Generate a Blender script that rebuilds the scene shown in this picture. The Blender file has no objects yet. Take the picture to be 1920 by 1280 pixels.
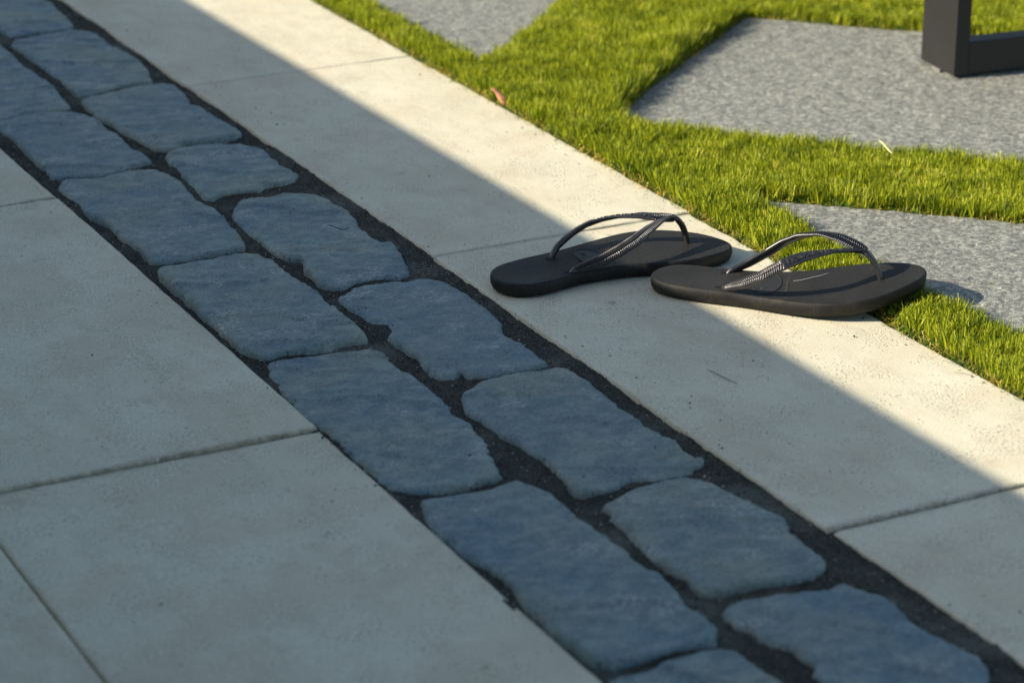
import bpy, bmesh, math, random
import numpy as np
from mathutils import Vector, Matrix
from mathutils.geometry import delaunay_2d_cdt

random.seed(7)
RNG = np.random.default_rng(11)
scene = bpy.context.scene
COL = scene.collection

# ------------------------------------------------------------------ camera
cam_data = bpy.data.cameras.new("camera")
cam_data.sensor_width = 36.0
cam_data.lens = 95.13
cam_data.clip_start = 0.05
cam_data.clip_end = 500.0
cam_data.dof.use_dof = True
cam_data.dof.focus_distance = 2.86
cam_data.dof.aperture_fstop = 6.3
cam = bpy.data.objects.new("camera", cam_data)
cam.location = (0.0, 0.0, 1.0)
cam.rotation_euler = (math.radians(90 - 21.496), 0.0, math.radians(-27.262))
COL.objects.link(cam)
scene.camera = cam

# ------------------------------------------------------------------ sky, sun, exposure
SUN_EL = math.radians(27.5)
SUN_AZ = math.radians(-13.0)            # direction in which the light travels, from +X
LIGHT = Vector((math.cos(SUN_AZ) * math.cos(SUN_EL), math.sin(SUN_AZ) * math.cos(SUN_EL), -math.sin(SUN_EL)))
world = bpy.data.worlds.new("World")
scene.world = world
world.use_nodes = True
wn = world.node_tree.nodes
wl = world.node_tree.links
wn.clear()
w_out = wn.new("ShaderNodeOutputWorld")
w_bg = wn.new("ShaderNodeBackground")
w_sky = wn.new("ShaderNodeTexSky")
w_sky.sky_type = 'NISHITA'
w_sky.sun_disc = False
w_sky.sun_elevation = SUN_EL
w_sky.sun_rotation = math.atan2(-LIGHT.x, -LIGHT.y)
w_sky.air_density = 1.0
w_sky.dust_density = 1.2
w_sky.ozone_density = 0.6
w_bg.inputs[1].default_value = 0.083
wl.new(w_sky.outputs[0], w_bg.inputs[0])
wl.new(w_bg.outputs[0], w_out.inputs[0])

sun_data = bpy.data.lights.new("sun", 'SUN')
sun_data.energy = 4.4
sun_data.angle = math.radians(0.36)
sun_data.color = (1.0, 0.868, 0.712)
sun = bpy.data.objects.new("sun", sun_data)
sun.rotation_euler = LIGHT.to_track_quat('-Z', 'Y').to_euler()
sun.location = (-4, 1, 4)
COL.objects.link(sun)

scene.view_settings.view_transform = 'Standard'
scene.view_settings.look = 'None'
scene.view_settings.exposure = 1.06
scene.view_settings.gamma = 1.0
scene.view_settings.use_curve_mapping = False
scene.render.engine = 'CYCLES'
scene.cycles.max_bounces = 6
scene.cycles.use_denoising = True

STONES = {
 'R0': [[1.1807,3.803],[1.1827,3.7594],[1.1753,3.7008],[1.1721,3.6483],[1.1625,3.6267],[1.1317,3.6294],[1.0874,3.626],[1.0691,3.6225],[1.0703,3.661],[1.0766,3.7688],[1.0951,3.9381],[1.181,4.0272],[1.2019,3.9584],[1.1837,3.8374]],
 'R1': [[1.0601,3.5887],[1.0787,3.6111],[1.1161,3.6178],[1.163,3.6165],[1.177,3.5995],[1.1823,3.5577],[1.1833,3.4936],[1.1879,3.4416],[1.1897,3.4042],[1.1805,3.3641],[1.1717,3.3218],[1.1531,3.3141],[1.1308,3.3142],[1.1003,3.3015],[1.0779,3.2962],[1.061,3.2938],[1.0619,3.3354],[1.0624,3.3811],[1.0629,3.4277],[1.0622,3.476],[1.0611,3.5316]],
 'R2': [[1.057,3.2759],[1.0704,3.283],[1.0982,3.2921],[1.1249,3.2973],[1.1524,3.3041],[1.1695,3.303],[1.1774,3.3038],[1.1898,3.2829],[1.1874,3.2367],[1.1738,3.1881],[1.1853,3.1731],[1.182,3.1208],[1.191,3.0636],[1.1849,3.0427],[1.1586,3.0307],[1.1355,3.0325],[1.1131,3.0357],[1.0935,3.0275],[1.083,3.0246],[1.0665,3.0306],[1.0643,3.0692],[1.0609,3.0921],[1.0554,3.1163],[1.0563,3.1592],[1.0511,3.2061],[1.0515,3.242]],
 'R3': [[1.0748,3.0058],[1.0898,3.0178],[1.1129,3.0291],[1.1435,3.0225],[1.1723,3.0052],[1.183,2.9789],[1.1822,2.9423],[1.1772,2.8967],[1.1855,2.8609],[1.1754,2.8428],[1.1606,2.835],[1.1366,2.8322],[1.1189,2.8224],[1.1045,2.826],[1.0883,2.8306],[1.0753,2.8261],[1.0588,2.8124],[1.0526,2.8193],[1.0554,2.8439],[1.0587,2.8876],[1.064,2.9313],[1.0644,2.9627],[1.0662,2.9859]],
 'R4': [[1.0694,2.7773],[1.0868,2.7944],[1.1093,2.8004],[1.1367,2.7951],[1.1596,2.7855],[1.1717,2.7727],[1.1749,2.749],[1.1803,2.7201],[1.1828,2.691],[1.1758,2.6651],[1.1713,2.6404],[1.1705,2.6142],[1.1711,2.5897],[1.1815,2.5883],[1.1801,2.5711],[1.1741,2.5445],[1.1647,2.5107],[1.1526,2.4809],[1.1402,2.476],[1.1236,2.4864],[1.1078,2.489],[1.0943,2.4867],[1.0775,2.4769],[1.0646,2.4799],[1.056,2.4898],[1.0575,2.5075],[1.061,2.5243],[1.0595,2.5439],[1.0692,2.5637],[1.0722,2.5795],[1.058,2.5907],[1.0534,2.6068],[1.0542,2.6439],[1.0547,2.6718],[1.0533,2.6951],[1.0558,2.7269],[1.0614,2.7557]],
 'R5': [[1.0572,2.45],[1.0711,2.458],[1.0861,2.4685],[1.1008,2.4733],[1.1196,2.473],[1.1433,2.4651],[1.1608,2.4661],[1.171,2.4608],[1.1791,2.4423],[1.1818,2.4131],[1.184,2.3877],[1.1837,2.3579],[1.1809,2.3358],[1.1781,2.314],[1.1643,2.2869],[1.1639,2.2702],[1.1677,2.246],[1.1699,2.223],[1.1666,2.1977],[1.1653,2.1876],[1.1515,2.1842],[1.1337,2.1881],[1.1138,2.1878],[1.0981,2.188],[1.0826,2.1961],[1.0846,2.2081],[1.0815,2.2097],[1.0717,2.2017],[1.0588,2.2031],[1.0545,2.2184],[1.0563,2.2385],[1.0623,2.2676],[1.061,2.29],[1.0597,2.3128],[1.0574,2.3251],[1.0691,2.3416],[1.0728,2.3626],[1.0634,2.3731],[1.059,2.3812],[1.0587,2.4076],[1.0563,2.4295]],
 'R6': [[1.0476,2.1346],[1.0588,2.1536],[1.0752,2.1653],[1.0884,2.1763],[1.111,2.1826],[1.1296,2.1808],[1.155,2.1729],[1.1736,2.1633],[1.1774,2.1484],[1.1799,2.124],[1.1793,2.1015],[1.1782,2.0821],[1.1751,2.0591],[1.1796,2.0398],[1.176,2.0201],[1.175,2.0017],[1.1799,1.9804],[1.1803,1.9617],[1.1779,1.9448],[1.1804,1.9299],[1.1835,1.9194],[1.1801,1.9122],[1.1682,1.9095],[1.1593,1.9009],[1.1511,1.8964],[1.1312,1.9001],[1.117,1.9074],[1.1024,1.9106],[1.0869,1.9057],[1.0688,1.9023],[1.054,1.9015],[1.0465,1.9074],[1.0481,1.9236],[1.0534,1.9468],[1.0554,1.9676],[1.0557,1.9852],[1.0506,2.0104],[1.0518,2.0234],[1.0457,2.0473],[1.0473,2.0722],[1.0449,2.0972],[1.0436,2.1171]],
 'R7': [[1.0613,1.8789],[1.0689,1.88],[1.0873,1.8868],[1.0954,1.8916],[1.115,1.8943],[1.1316,1.8973],[1.1473,1.8931],[1.1606,1.8811],[1.1669,1.8585],[1.1682,1.8363],[1.1719,1.8131],[1.1766,1.791],[1.1791,1.7727],[1.1704,1.7532],[1.1682,1.7273],[1.1656,1.7021],[1.1617,1.6881],[1.1506,1.6759],[1.1362,1.6733],[1.114,1.6759],[1.0973,1.6823],[1.0749,1.6851],[1.0532,1.6854],[1.0454,1.6927],[1.0473,1.707],[1.0496,1.7168],[1.0468,1.7294],[1.0416,1.7433],[1.0426,1.7689],[1.0436,1.795],[1.0479,1.8211],[1.0482,1.8402],[1.0547,1.8575],[1.0543,1.8701]],
 'R8': [[1.0436,1.6548],[1.0538,1.6619],[1.0751,1.6634],[1.0956,1.6582],[1.118,1.6502],[1.1378,1.6436],[1.1484,1.6491],[1.1554,1.6491],[1.1595,1.6397],[1.1626,1.6237],[1.168,1.6137],[1.1713,1.596],[1.1682,1.5766],[1.1685,1.5575],[1.1708,1.5342],[1.1739,1.5126],[1.1762,1.4949],[1.1732,1.477],[1.1658,1.4648],[1.1532,1.4523],[1.1329,1.4472],[1.1026,1.4505],[1.0744,1.4681],[1.0597,1.4819],[1.0494,1.5027],[1.05,1.5181],[1.0517,1.5332],[1.0596,1.5452],[1.0586,1.5588],[1.0592,1.575],[1.0525,1.5851],[1.0452,1.6023],[1.0483,1.6177],[1.0418,1.6314]],
 'L0': [[0.9194,3.6835],[0.9874,3.707],[1.0372,3.665],[1.0405,3.6051],[1.0434,3.5846],[1.0453,3.5491],[1.0405,3.4932],[1.043,3.4469],[1.0458,3.3868],[1.0391,3.3134],[1.0334,3.253],[1.0226,3.2424],[0.9839,3.2569],[0.9651,3.2426],[0.9476,3.2384],[0.9201,3.2446],[0.9135,3.304],[0.9145,3.4285],[0.9155,3.5606]],
 'L1': [[0.9099,3.2316],[0.9257,3.2287],[0.9418,3.2309],[0.9676,3.2413],[0.9834,3.2465],[1.0081,3.2418],[1.0275,3.2291],[1.0393,3.207],[1.0449,3.1882],[1.0447,3.1389],[1.0449,3.0879],[1.0457,3.0379],[1.0469,2.9864],[1.0244,2.979],[0.9961,2.97],[0.9743,2.965],[0.9417,2.9748],[0.9207,2.9856],[0.9232,3.0193],[0.9227,3.0672],[0.9275,3.1309],[0.9263,3.1794],[0.9209,3.213]],
 'L2': [[0.9148,2.9452],[0.9249,2.959],[0.9388,2.961],[0.9687,2.9517],[0.9797,2.9576],[1.0032,2.9609],[1.025,2.959],[1.0421,2.9502],[1.0469,2.9268],[1.0504,2.8943],[1.0447,2.8559],[1.0414,2.8243],[1.0485,2.7916],[1.0471,2.7602],[1.0434,2.7236],[1.0398,2.6877],[1.0361,2.6626],[1.029,2.641],[1.0117,2.6387],[0.9859,2.6369],[0.9612,2.6374],[0.9378,2.641],[0.9241,2.6481],[0.9231,2.668],[0.9242,2.6936],[0.9213,2.7084],[0.9185,2.7299],[0.9211,2.7488],[0.9225,2.7824],[0.9197,2.8047],[0.9128,2.8153],[0.9138,2.8431],[0.9152,2.8785],[0.9144,2.9082]],
 'L3': [[0.9171,2.612],[0.9227,2.616],[0.9411,2.6161],[0.9647,2.6135],[0.9944,2.6156],[1.0193,2.6152],[1.0313,2.6038],[1.0372,2.5826],[1.0357,2.5591],[1.0368,2.5271],[1.0382,2.5015],[1.0392,2.4706],[1.0369,2.4418],[1.0362,2.4127],[1.0356,2.3841],[1.0381,2.3544],[1.0333,2.3261],[1.0207,2.3243],[0.9967,2.323],[0.9723,2.3247],[0.9458,2.3302],[0.9215,2.3266],[0.9166,2.3426],[0.9117,2.3586],[0.9108,2.3755],[0.9104,2.4034],[0.9109,2.4541],[0.9129,2.4998],[0.9129,2.5417],[0.9123,2.5665],[0.9116,2.5916]],
 'L4': [[0.9216,2.3115],[0.9316,2.3196],[0.9466,2.3188],[0.9696,2.3144],[0.9794,2.3191],[1.0012,2.316],[1.024,2.3059],[1.033,2.2915],[1.0329,2.2701],[1.0313,2.2418],[1.0373,2.2258],[1.0357,2.1983],[1.0338,2.1665],[1.0301,2.1241],[1.0322,2.0942],[1.028,2.0634],[1.0261,2.0412],[1.0162,2.0145],[1.0062,1.9841],[1.0027,1.9685],[0.9952,1.9659],[0.9776,1.9663],[0.9622,1.9636],[0.9434,1.9682],[0.9256,1.9748],[0.9098,1.9855],[0.9039,1.9915],[0.904,2.0107],[0.9066,2.0355],[0.9051,2.0673],[0.9065,2.0983],[0.9065,2.1307],[0.9028,2.1513],[0.9027,2.1849],[0.9042,2.2184],[0.9056,2.2526],[0.9125,2.2849]],
 'L5': [[0.9177,1.9528],[0.9319,1.9518],[0.9575,1.947],[0.9812,1.9453],[1.0003,1.9482],[1.0095,1.9486],[1.0168,1.9354],[1.0233,1.9173],[1.0248,1.8935],[1.0205,1.8629],[1.0242,1.8409],[1.0266,1.8139],[1.026,1.7851],[1.0249,1.759],[1.0271,1.7392],[1.0253,1.707],[1.0204,1.6844],[1.0185,1.6642],[1.0222,1.6483],[1.0195,1.6274],[1.0081,1.6113],[0.9971,1.612],[0.9832,1.6158],[0.9624,1.6133],[0.9425,1.6121],[0.9185,1.6115],[0.9103,1.6222],[0.9071,1.6336],[0.9081,1.6528],[0.9053,1.671],[0.9063,1.6909],[0.9061,1.7117],[0.9046,1.7335],[0.9113,1.7622],[0.9139,1.7864],[0.9113,1.8138],[0.9053,1.8282],[0.9035,1.8482],[0.9032,1.8716],[0.903,1.8954],[0.9039,1.9149]],
 'L6': [[0.8978,1.5887],[0.9169,1.5978],[0.9385,1.5944],[0.9642,1.5976],[0.9903,1.6009],[1.0069,1.5963],[1.0151,1.5881],[1.0174,1.5605],[1.0181,1.5409],[1.0196,1.5184],[1.0208,1.4835],[1.0137,1.4512],[0.9896,1.4287],[0.9421,1.4404],[0.9028,1.4649],[0.8911,1.5144],[0.8931,1.5539]],
}
SOLE_FAR = [[0.0069,0.0185],[0.0108,0.0239],[0.0156,0.0285],[0.0212,0.0322],[0.0274,0.0352],[0.034,0.0375],[0.0408,0.0394],[0.0477,0.0411],[0.0546,0.0425],[0.0616,0.0436],[0.0686,0.0446],[0.0757,0.0455],[0.0827,0.0463],[0.0898,0.0472],[0.0968,0.0483],[0.1038,0.0495],[0.1107,0.0509],[0.1176,0.0526],[0.1244,0.0544],[0.1313,0.0563],[0.1381,0.058],[0.145,0.0597],[0.1519,0.0613],[0.1588,0.063],[0.1657,0.0646],[0.1726,0.0662],[0.1796,0.0676],[0.1865,0.0687],[0.1935,0.0693],[0.2005,0.0694],[0.2075,0.0689],[0.2144,0.0677],[0.2212,0.0659],[0.2277,0.0635],[0.2341,0.0606],[0.2401,0.0571],[0.2459,0.0531],[0.2515,0.0488],[0.2568,0.0442],[0.2617,0.0393],[0.2662,0.034],[0.2702,0.0283],[0.2736,0.0222],[0.2765,0.0159],[0.279,0.0093],[0.281,0.0027],[0.2824,-0.004],[0.2828,-0.0106],[0.2818,-0.0168],[0.2793,-0.0224],[0.2753,-0.0271],[0.27,-0.0308],[0.2639,-0.0336],[0.2573,-0.0356],[0.2504,-0.0372],[0.2434,-0.0385],[0.2364,-0.0396],[0.2294,-0.0404],[0.2224,-0.0409],[0.2153,-0.041],[0.2084,-0.0405],[0.2014,-0.0395],[0.1945,-0.038],[0.1877,-0.0362],[0.1809,-0.0342],[0.1741,-0.0321],[0.1674,-0.03],[0.1606,-0.0281],[0.1537,-0.0266],[0.1467,-0.0255],[0.1397,-0.0248],[0.1327,-0.0244],[0.1256,-0.0242],[0.1185,-0.0241],[0.1114,-0.0241],[0.1043,-0.0243],[0.0973,-0.0249],[0.0903,-0.0258],[0.0834,-0.0272],[0.0766,-0.0289],[0.0697,-0.0306],[0.0628,-0.0324],[0.0559,-0.0339],[0.049,-0.0351],[0.0421,-0.0357],[0.0352,-0.0355],[0.0285,-0.0344],[0.0222,-0.0322],[0.0164,-0.029],[0.0114,-0.0247],[0.0072,-0.0195],[0.0042,-0.0136],[0.0024,-0.0073],[0.0018,-0.0007],[0.0024,0.006],[0.0041,0.0124]]
SOLE_NEAR = [[-0.0016,-0.0107],[-0.0029,-0.0048],[-0.0028,0.0015],[-0.0014,0.0078],[0.0011,0.0139],[0.0045,0.0196],[0.0089,0.0246],[0.014,0.0286],[0.0198,0.0316],[0.0262,0.0333],[0.033,0.0341],[0.0399,0.0339],[0.047,0.0332],[0.0541,0.0322],[0.0612,0.0311],[0.0683,0.03],[0.0754,0.029],[0.0825,0.0281],[0.0896,0.0273],[0.0968,0.0267],[0.1039,0.0263],[0.1111,0.0261],[0.1183,0.026],[0.1255,0.0261],[0.1327,0.0263],[0.1398,0.0266],[0.147,0.0271],[0.1541,0.0279],[0.1612,0.029],[0.1682,0.0304],[0.1752,0.032],[0.1822,0.0337],[0.1892,0.0353],[0.1962,0.0367],[0.2032,0.0379],[0.2103,0.0388],[0.2175,0.0394],[0.2246,0.0396],[0.2318,0.0394],[0.2389,0.0389],[0.2459,0.0378],[0.2528,0.0363],[0.2595,0.0343],[0.2659,0.0316],[0.2716,0.0282],[0.2767,0.0239],[0.2807,0.0188],[0.2835,0.0131],[0.2849,0.007],[0.2849,0.0006],[0.2836,-0.0056],[0.281,-0.0117],[0.2775,-0.0175],[0.2733,-0.023],[0.2687,-0.0283],[0.2638,-0.0335],[0.2588,-0.0385],[0.2537,-0.0434],[0.2485,-0.0481],[0.2429,-0.0525],[0.2372,-0.0564],[0.231,-0.0598],[0.2246,-0.0625],[0.2179,-0.0646],[0.211,-0.0662],[0.2039,-0.0673],[0.1968,-0.0681],[0.1897,-0.0684],[0.1826,-0.0683],[0.1755,-0.0676],[0.1685,-0.0665],[0.1616,-0.0649],[0.1547,-0.063],[0.1479,-0.0608],[0.1411,-0.0586],[0.1343,-0.0563],[0.1274,-0.0542],[0.1205,-0.0521],[0.1136,-0.0501],[0.1067,-0.0483],[0.0997,-0.0468],[0.0927,-0.0454],[0.0856,-0.0443],[0.0785,-0.0434],[0.0714,-0.0425],[0.0643,-0.0415],[0.0572,-0.0404],[0.0501,-0.0392],[0.0431,-0.0376],[0.0362,-0.0359],[0.0294,-0.0338],[0.0227,-0.0314],[0.0164,-0.0285],[0.0105,-0.0251],[0.0053,-0.021],[0.0012,-0.0162]]

# ------------------------------------------------------------------ helpers
def tag(o, label=None, cat=None, group=None, kind=None):
    if label: o["label"] = label
    if cat: o["category"] = cat
    if group: o["group"] = group
    if kind: o["kind"] = kind
    return o

def empty(name, loc=(0, 0, 0), rz=0.0):
    o = bpy.data.objects.new(name, None)
    o.location = loc
    o.rotation_euler = (0, 0, rz)
    o.empty_display_size = 0.05
    COL.objects.link(o)
    return o

def link_mesh(name, me, mat, parent=None, smooth=True):
    o = bpy.data.objects.new(name, me)
    COL.objects.link(o)
    if mat: me.materials.append(mat)
    if smooth:
        me.polygons.foreach_set("use_smooth", np.ones(len(me.polygons), dtype=bool))
    if parent: o.parent = parent
    me.update()
    return o

def mesh_py(name, verts, faces, mat, parent=None, smooth=True):
    me = bpy.data.meshes.new(name)
    me.from_pydata([tuple(v) for v in verts], [], [tuple(f) for f in faces])
    return link_mesh(name, me, mat, parent, smooth)

def mesh_np(name, co, quads, mat, parent=None, smooth=True, attr=None):
    """fast mesh of quads from numpy arrays"""
    me = bpy.data.meshes.new(name)
    nv, nf = len(co), len(quads)
    k = quads.shape[1]
    me.vertices.add(nv)
    me.vertices.foreach_set("co", co.astype(np.float32).ravel())
    me.loops.add(nf * k)
    me.loops.foreach_set("vertex_index", quads.astype(np.int32).ravel())
    me.polygons.add(nf)
    me.polygons.foreach_set("loop_start", np.arange(0, nf * k, k, dtype=np.int32))
    me.polygons.foreach_set("loop_total", np.full(nf, k, dtype=np.int32))
    if attr is not None:
        a = me.attributes.new("blade", 'FLOAT_COLOR', 'POINT')
        a.data.foreach_set("color", attr.astype(np.float32).ravel())
    me.update(calc_edges=True)
    me.validate()
    return link_mesh(name, me, mat, parent, smooth)

def _hash(ix, iy, seed):
    h = (ix.astype(np.int64) * 374761393 + iy.astype(np.int64) * 668265263 + seed * 1442695041) & 0x7fffffff
    h = (h ^ (h >> 13)) * 1274126177 & 0x7fffffff
    return ((h ^ (h >> 16)) & 0xffff) / 65535.0

def vnoise(x, y, scale, seed=0):
    """value noise in -1..1, features about `scale` metres across"""
    x = np.asarray(x, float) / scale; y = np.asarray(y, float) / scale
    ix = np.floor(x); iy = np.floor(y); fx = x - ix; fy = y - iy
    fx = fx * fx * (3 - 2 * fx); fy = fy * fy * (3 - 2 * fy)
    a = _hash(ix, iy, seed); b = _hash(ix + 1, iy, seed); c = _hash(ix, iy + 1, seed); d = _hash(ix + 1, iy + 1, seed)
    return ((a * (1 - fx) + b * fx) * (1 - fy) + (c * (1 - fx) + d * fx) * fy) * 2 - 1

def rot(x, y, a):
    return x * math.cos(a) - y * math.sin(a), x * math.sin(a) + y * math.cos(a)

def fbm(x, y, scale, octv=4, seed=0, gain=0.5):
    s = 0; amp = 1; tot = 0
    for i in range(octv):
        xr, yr = rot(np.asarray(x), np.asarray(y), 0.7 * i + seed)
        s = s + amp * vnoise(xr + 3.1 * i, yr - 1.7 * i, scale / 2 ** i, seed + i * 17); tot += amp; amp *= gain
    return s / tot

def poly_resample(P, step):
    P = np.asarray(P, float); Q = np.vstack([P, P[:1]])
    d = np.r_[0, np.cumsum(np.hypot(*np.diff(Q, axis=0).T))]
    n = max(8, int(d[-1] / step)); t = np.linspace(0, d[-1], n, endpoint=False)
    return np.c_[np.interp(t, d, Q[:, 0]), np.interp(t, d, Q[:, 1])]

def smooth_closed(P, it=2):
    for _ in range(it):
        P = 0.25 * np.roll(P, 1, 0) + 0.5 * P + 0.25 * np.roll(P, -1, 0)
    return P

def normals2d(P):
    t = np.roll(P, -1, 0) - np.roll(P, 1, 0)
    n = np.c_[t[:, 1], -t[:, 0]]; n /= np.maximum(np.hypot(n[:, 0], n[:, 1]), 1e-9)[:, None]
    A = 0.5 * np.sum(P[:, 0] * np.roll(P[:, 1], -1) - np.roll(P[:, 0], -1) * P[:, 1])
    return n if A > 0 else -n          # outward

def ensure_ccw(P):
    A = 0.5 * np.sum(P[:, 0] * np.roll(P[:, 1], -1) - np.roll(P[:, 0], -1) * P[:, 1])
    return P if A > 0 else P[::-1].copy()

def inside(P, x, y):
    r = np.zeros(len(x), bool); j = len(P) - 1
    for i in range(len(P)):
        xi, yi = P[i]; xj, yj = P[j]
        c = ((yi > y) != (yj > y)) & (x < (xj - xi) * (y - yi) / (yj - yi + 1e-12) + xi)
        r ^= c; j = i
    return r

def dist_poly(P, x, y):
    d = np.full(len(x), 1e9); Q = np.roll(P, -1, 0)
    for a, b in zip(P, Q):
        ab = b - a; L2 = ab @ ab + 1e-12
        t = np.clip(((x - a[0]) * ab[0] + (y - a[1]) * ab[1]) / L2, 0, 1)
        d = np.minimum(d, np.hypot(x - a[0] - t * ab[0], y - a[1] - t * ab[1]))
    return d

def fill_outline(P, grid, rings=(0.0012, 0.003), jitter=0.25):
    """triangulate the inside of a closed outline; returns points, triangles, index range of the outline"""
    P = ensure_ccw(P); n = len(P)
    pts = [P]
    N = normals2d(P)
    for r in rings:
        R = smooth_closed(P - N * r, 2)
        ok = inside(P, R[:, 0], R[:, 1])
        R = R[ok]; R = R[dist_poly(P, R[:, 0], R[:, 1]) > r * 0.6]
        pts.append(R)
    gx = np.arange(P[:, 0].min(), P[:, 0].max(), grid); gy = np.arange(P[:, 1].min(), P[:, 1].max(), grid)
    X, Y = np.meshgrid(gx, gy); X = X.ravel() + RNG.uniform(-1, 1, X.size) * grid * jitter; Y = Y.ravel() + RNG.uniform(-1, 1, Y.size) * grid * jitter
    k = inside(P, X, Y); X = X[k]; Y = Y[k]
    m = (max(rings) if rings else 0) + grid * 0.45
    k = dist_poly(P, X, Y) > m
    pts.append(np.c_[X[k], Y[k]])
    A = np.vstack(pts)
    vc, ec, fc, ov, oe, of = delaunay_2d_cdt([Vector(p) for p in A], [], [list(range(n))], 1, 1e-7)
    V = np.array([(v.x, v.y) for v in vc])
    # outline vertices come first and keep their order unless merged
    back = {}
    for i, o in enumerate(ov):
        for q in o: back[q] = i
    loop = [back.get(i, i) for i in range(n)]
    return V, [list(f) for f in fc], loop

def build_slab(name, P, top, mat, parent, grid=0.004, rings=(0.0012, 0.003), depth=0.03, inset=0.0, skirt=(0.3, 1.0)):
    """solid slab with outline P; top(x, y, d) gives the surface height, d = distance from the edge"""
    V, F, loop = fill_outline(P, grid, rings)
    Pc = V[loop]
    d = dist_poly(Pc, V[:, 0], V[:, 1]); d[loop] = 0
    z = top(V[:, 0], V[:, 1], d)
    verts = [list(v) for v in np.c_[V, z]]
    faces = F
    N = normals2d(Pc); prev = loop; n = len(loop)
    for s in skirt:
        ids = []
        for i, v in enumerate(loop):
            ids.append(len(verts))
            verts.append([V[v, 0] - N[i, 0] * inset * s, V[v, 1] - N[i, 1] * inset * s, z[v] - depth * s])
        for i in range(n):
            j = (i + 1) % n
            faces.append([prev[i], ids[i], ids[j], prev[j]])
        prev = ids
    faces.append(list(reversed(prev)))
    me = bpy.data.meshes.new(name)
    me.from_pydata([tuple(v) for v in verts], [], [tuple(f) for f in faces])
    return link_mesh(name, me, mat, parent)

def box(name, c, s, mat, parent=None, bevel=0.004, rz=0.0):
    bm = bmesh.new()
    bmesh.ops.create_cube(bm, size=1.0)
    bmesh.ops.scale(bm, vec=s, verts=bm.verts)
    if bevel: bmesh.ops.bevel(bm, geom=bm.edges[:], offset=bevel, segments=2, affect='EDGES', profile=0.5)
    if rz: bmesh.ops.rotate(bm, cent=(0, 0, 0), matrix=Matrix.Rotation(rz, 3, 'Z'), verts=bm.verts)
    bmesh.ops.translate(bm, vec=c, verts=bm.verts)
    me = bpy.data.meshes.new(name); bm.to_mesh(me); bm.free()
    o = link_mesh(name, me, mat, parent, smooth=False)
    return o

# ------------------------------------------------------------------ materials
def new_mat(name):
    m = bpy.data.materials.new(name); m.use_nodes = True
    nt = m.node_tree; nt.nodes.clear()
    return m, nt.nodes, nt.links

class NB:
    """tiny node builder"""
    def __init__(s, name):
        s.m, s.n, s.l = new_mat(name)
        s.out = s.n.new("ShaderNodeOutputMaterial")
        s.co = s.n.new("ShaderNodeTexCoord").outputs["Object"]
    def mapping(s, scale=(1, 1, 1), rot=(0, 0, 0), loc=(0, 0, 0)):
        m = s.n.new("ShaderNodeMapping"); s.l.new(s.co, m.inputs[0])
        m.inputs["Scale"].default_value = scale; m.inputs["Rotation"].default_value = rot; m.inputs["Location"].default_value = loc
        return m.outputs[0]
    def noise(s, scale, detail=4, rough=0.55, vec=None, dist=0.0):
        t = s.n.new("ShaderNodeTexNoise"); s.l.new(vec or s.co, t.inputs["Vector"])
        t.inputs["Scale"].default_value = scale; t.inputs["Detail"].default_value = detail; t.inputs["Roughness"].default_value = rough
        t.inputs["Distortion"].default_value = dist
        return t.outputs["Fac"]
    def voro(s, scale, vec=None, feature='F1', out="Distance", rnd=1.0):
        t = s.n.new("ShaderNodeTexVoronoi"); t.voronoi_dimensions = "2D"; t.feature = feature; s.l.new(vec or s.co, t.inputs["Vector"])
        t.inputs["Scale"].default_value = scale; t.inputs["Randomness"].default_value = rnd
        return t.outputs[out]
    def ramp(s, fac, stops, interp='LINEAR'):
        r = s.n.new("ShaderNodeValToRGB"); s.l.new(fac, r.inputs[0]); cr = r.color_ramp; cr.interpolation = interp
        while len(cr.elements) < len(stops): cr.elements.new(0.5)
        for e, (p, c) in zip(cr.elements, stops):
            e.position = p; e.color = (c, c, c, 1) if isinstance(c, (int, float)) else (*c, 1)
        return r.outputs["Color"]
    def math(s, op, a, b=None, clamp=False):
        m = s.n.new("ShaderNodeMath"); m.operation = op; m.use_clamp = clamp
        for i, v in enumerate((a, b)):
            if v is None: continue
            if isinstance(v, (int, float)): m.inputs[i].default_value = v
            else: s.l.new(v, m.inputs[i])
        return m.outputs[0]
    def mix(s, fac, a, b, mode='MIX'):
        m = s.n.new("ShaderNodeMix"); m.data_type = 'RGBA'; m.blend_type = mode
        for i, v in ((0, fac), (6, a), (7, b)):
            if isinstance(v, (int, float)): m.inputs[i].default_value = v
            elif isinstance(v, tuple): m.inputs[i].default_value = (*v, 1)
            else: s.l.new(v, m.inputs[i])
        return m.outputs[2]
    def bump(s, h, strength=1.0, dist=0.001, prev=None):
        b = s.n.new("ShaderNodeBump"); b.inputs["Strength"].default_value = strength; b.inputs["Distance"].default_value = dist
        s.l.new(h, b.inputs["Height"])
        if prev: s.l.new(prev, b.inputs["Normal"])
        return b.outputs[0]
    def pbr(s, color, rough=0.8, normal=None, spec=0.5, metal=0.0):
        p = s.n.new("ShaderNodeBsdfPrincipled")
        if isinstance(color, tuple): p.inputs["Base Color"].default_value = (*color, 1)
        else: s.l.new(color, p.inputs["Base Color"])
        if isinstance(rough, (int, float)): p.inputs["Roughness"].default_value = rough
        else: s.l.new(rough, p.inputs["Roughness"])
        p.inputs["Specular IOR Level"].default_value = spec; p.inputs["Metallic"].default_value = metal
        if normal: s.l.new(normal, p.inputs["Normal"])
        s.l.new(p.outputs[0], s.out.inputs[0])
        return p

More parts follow.
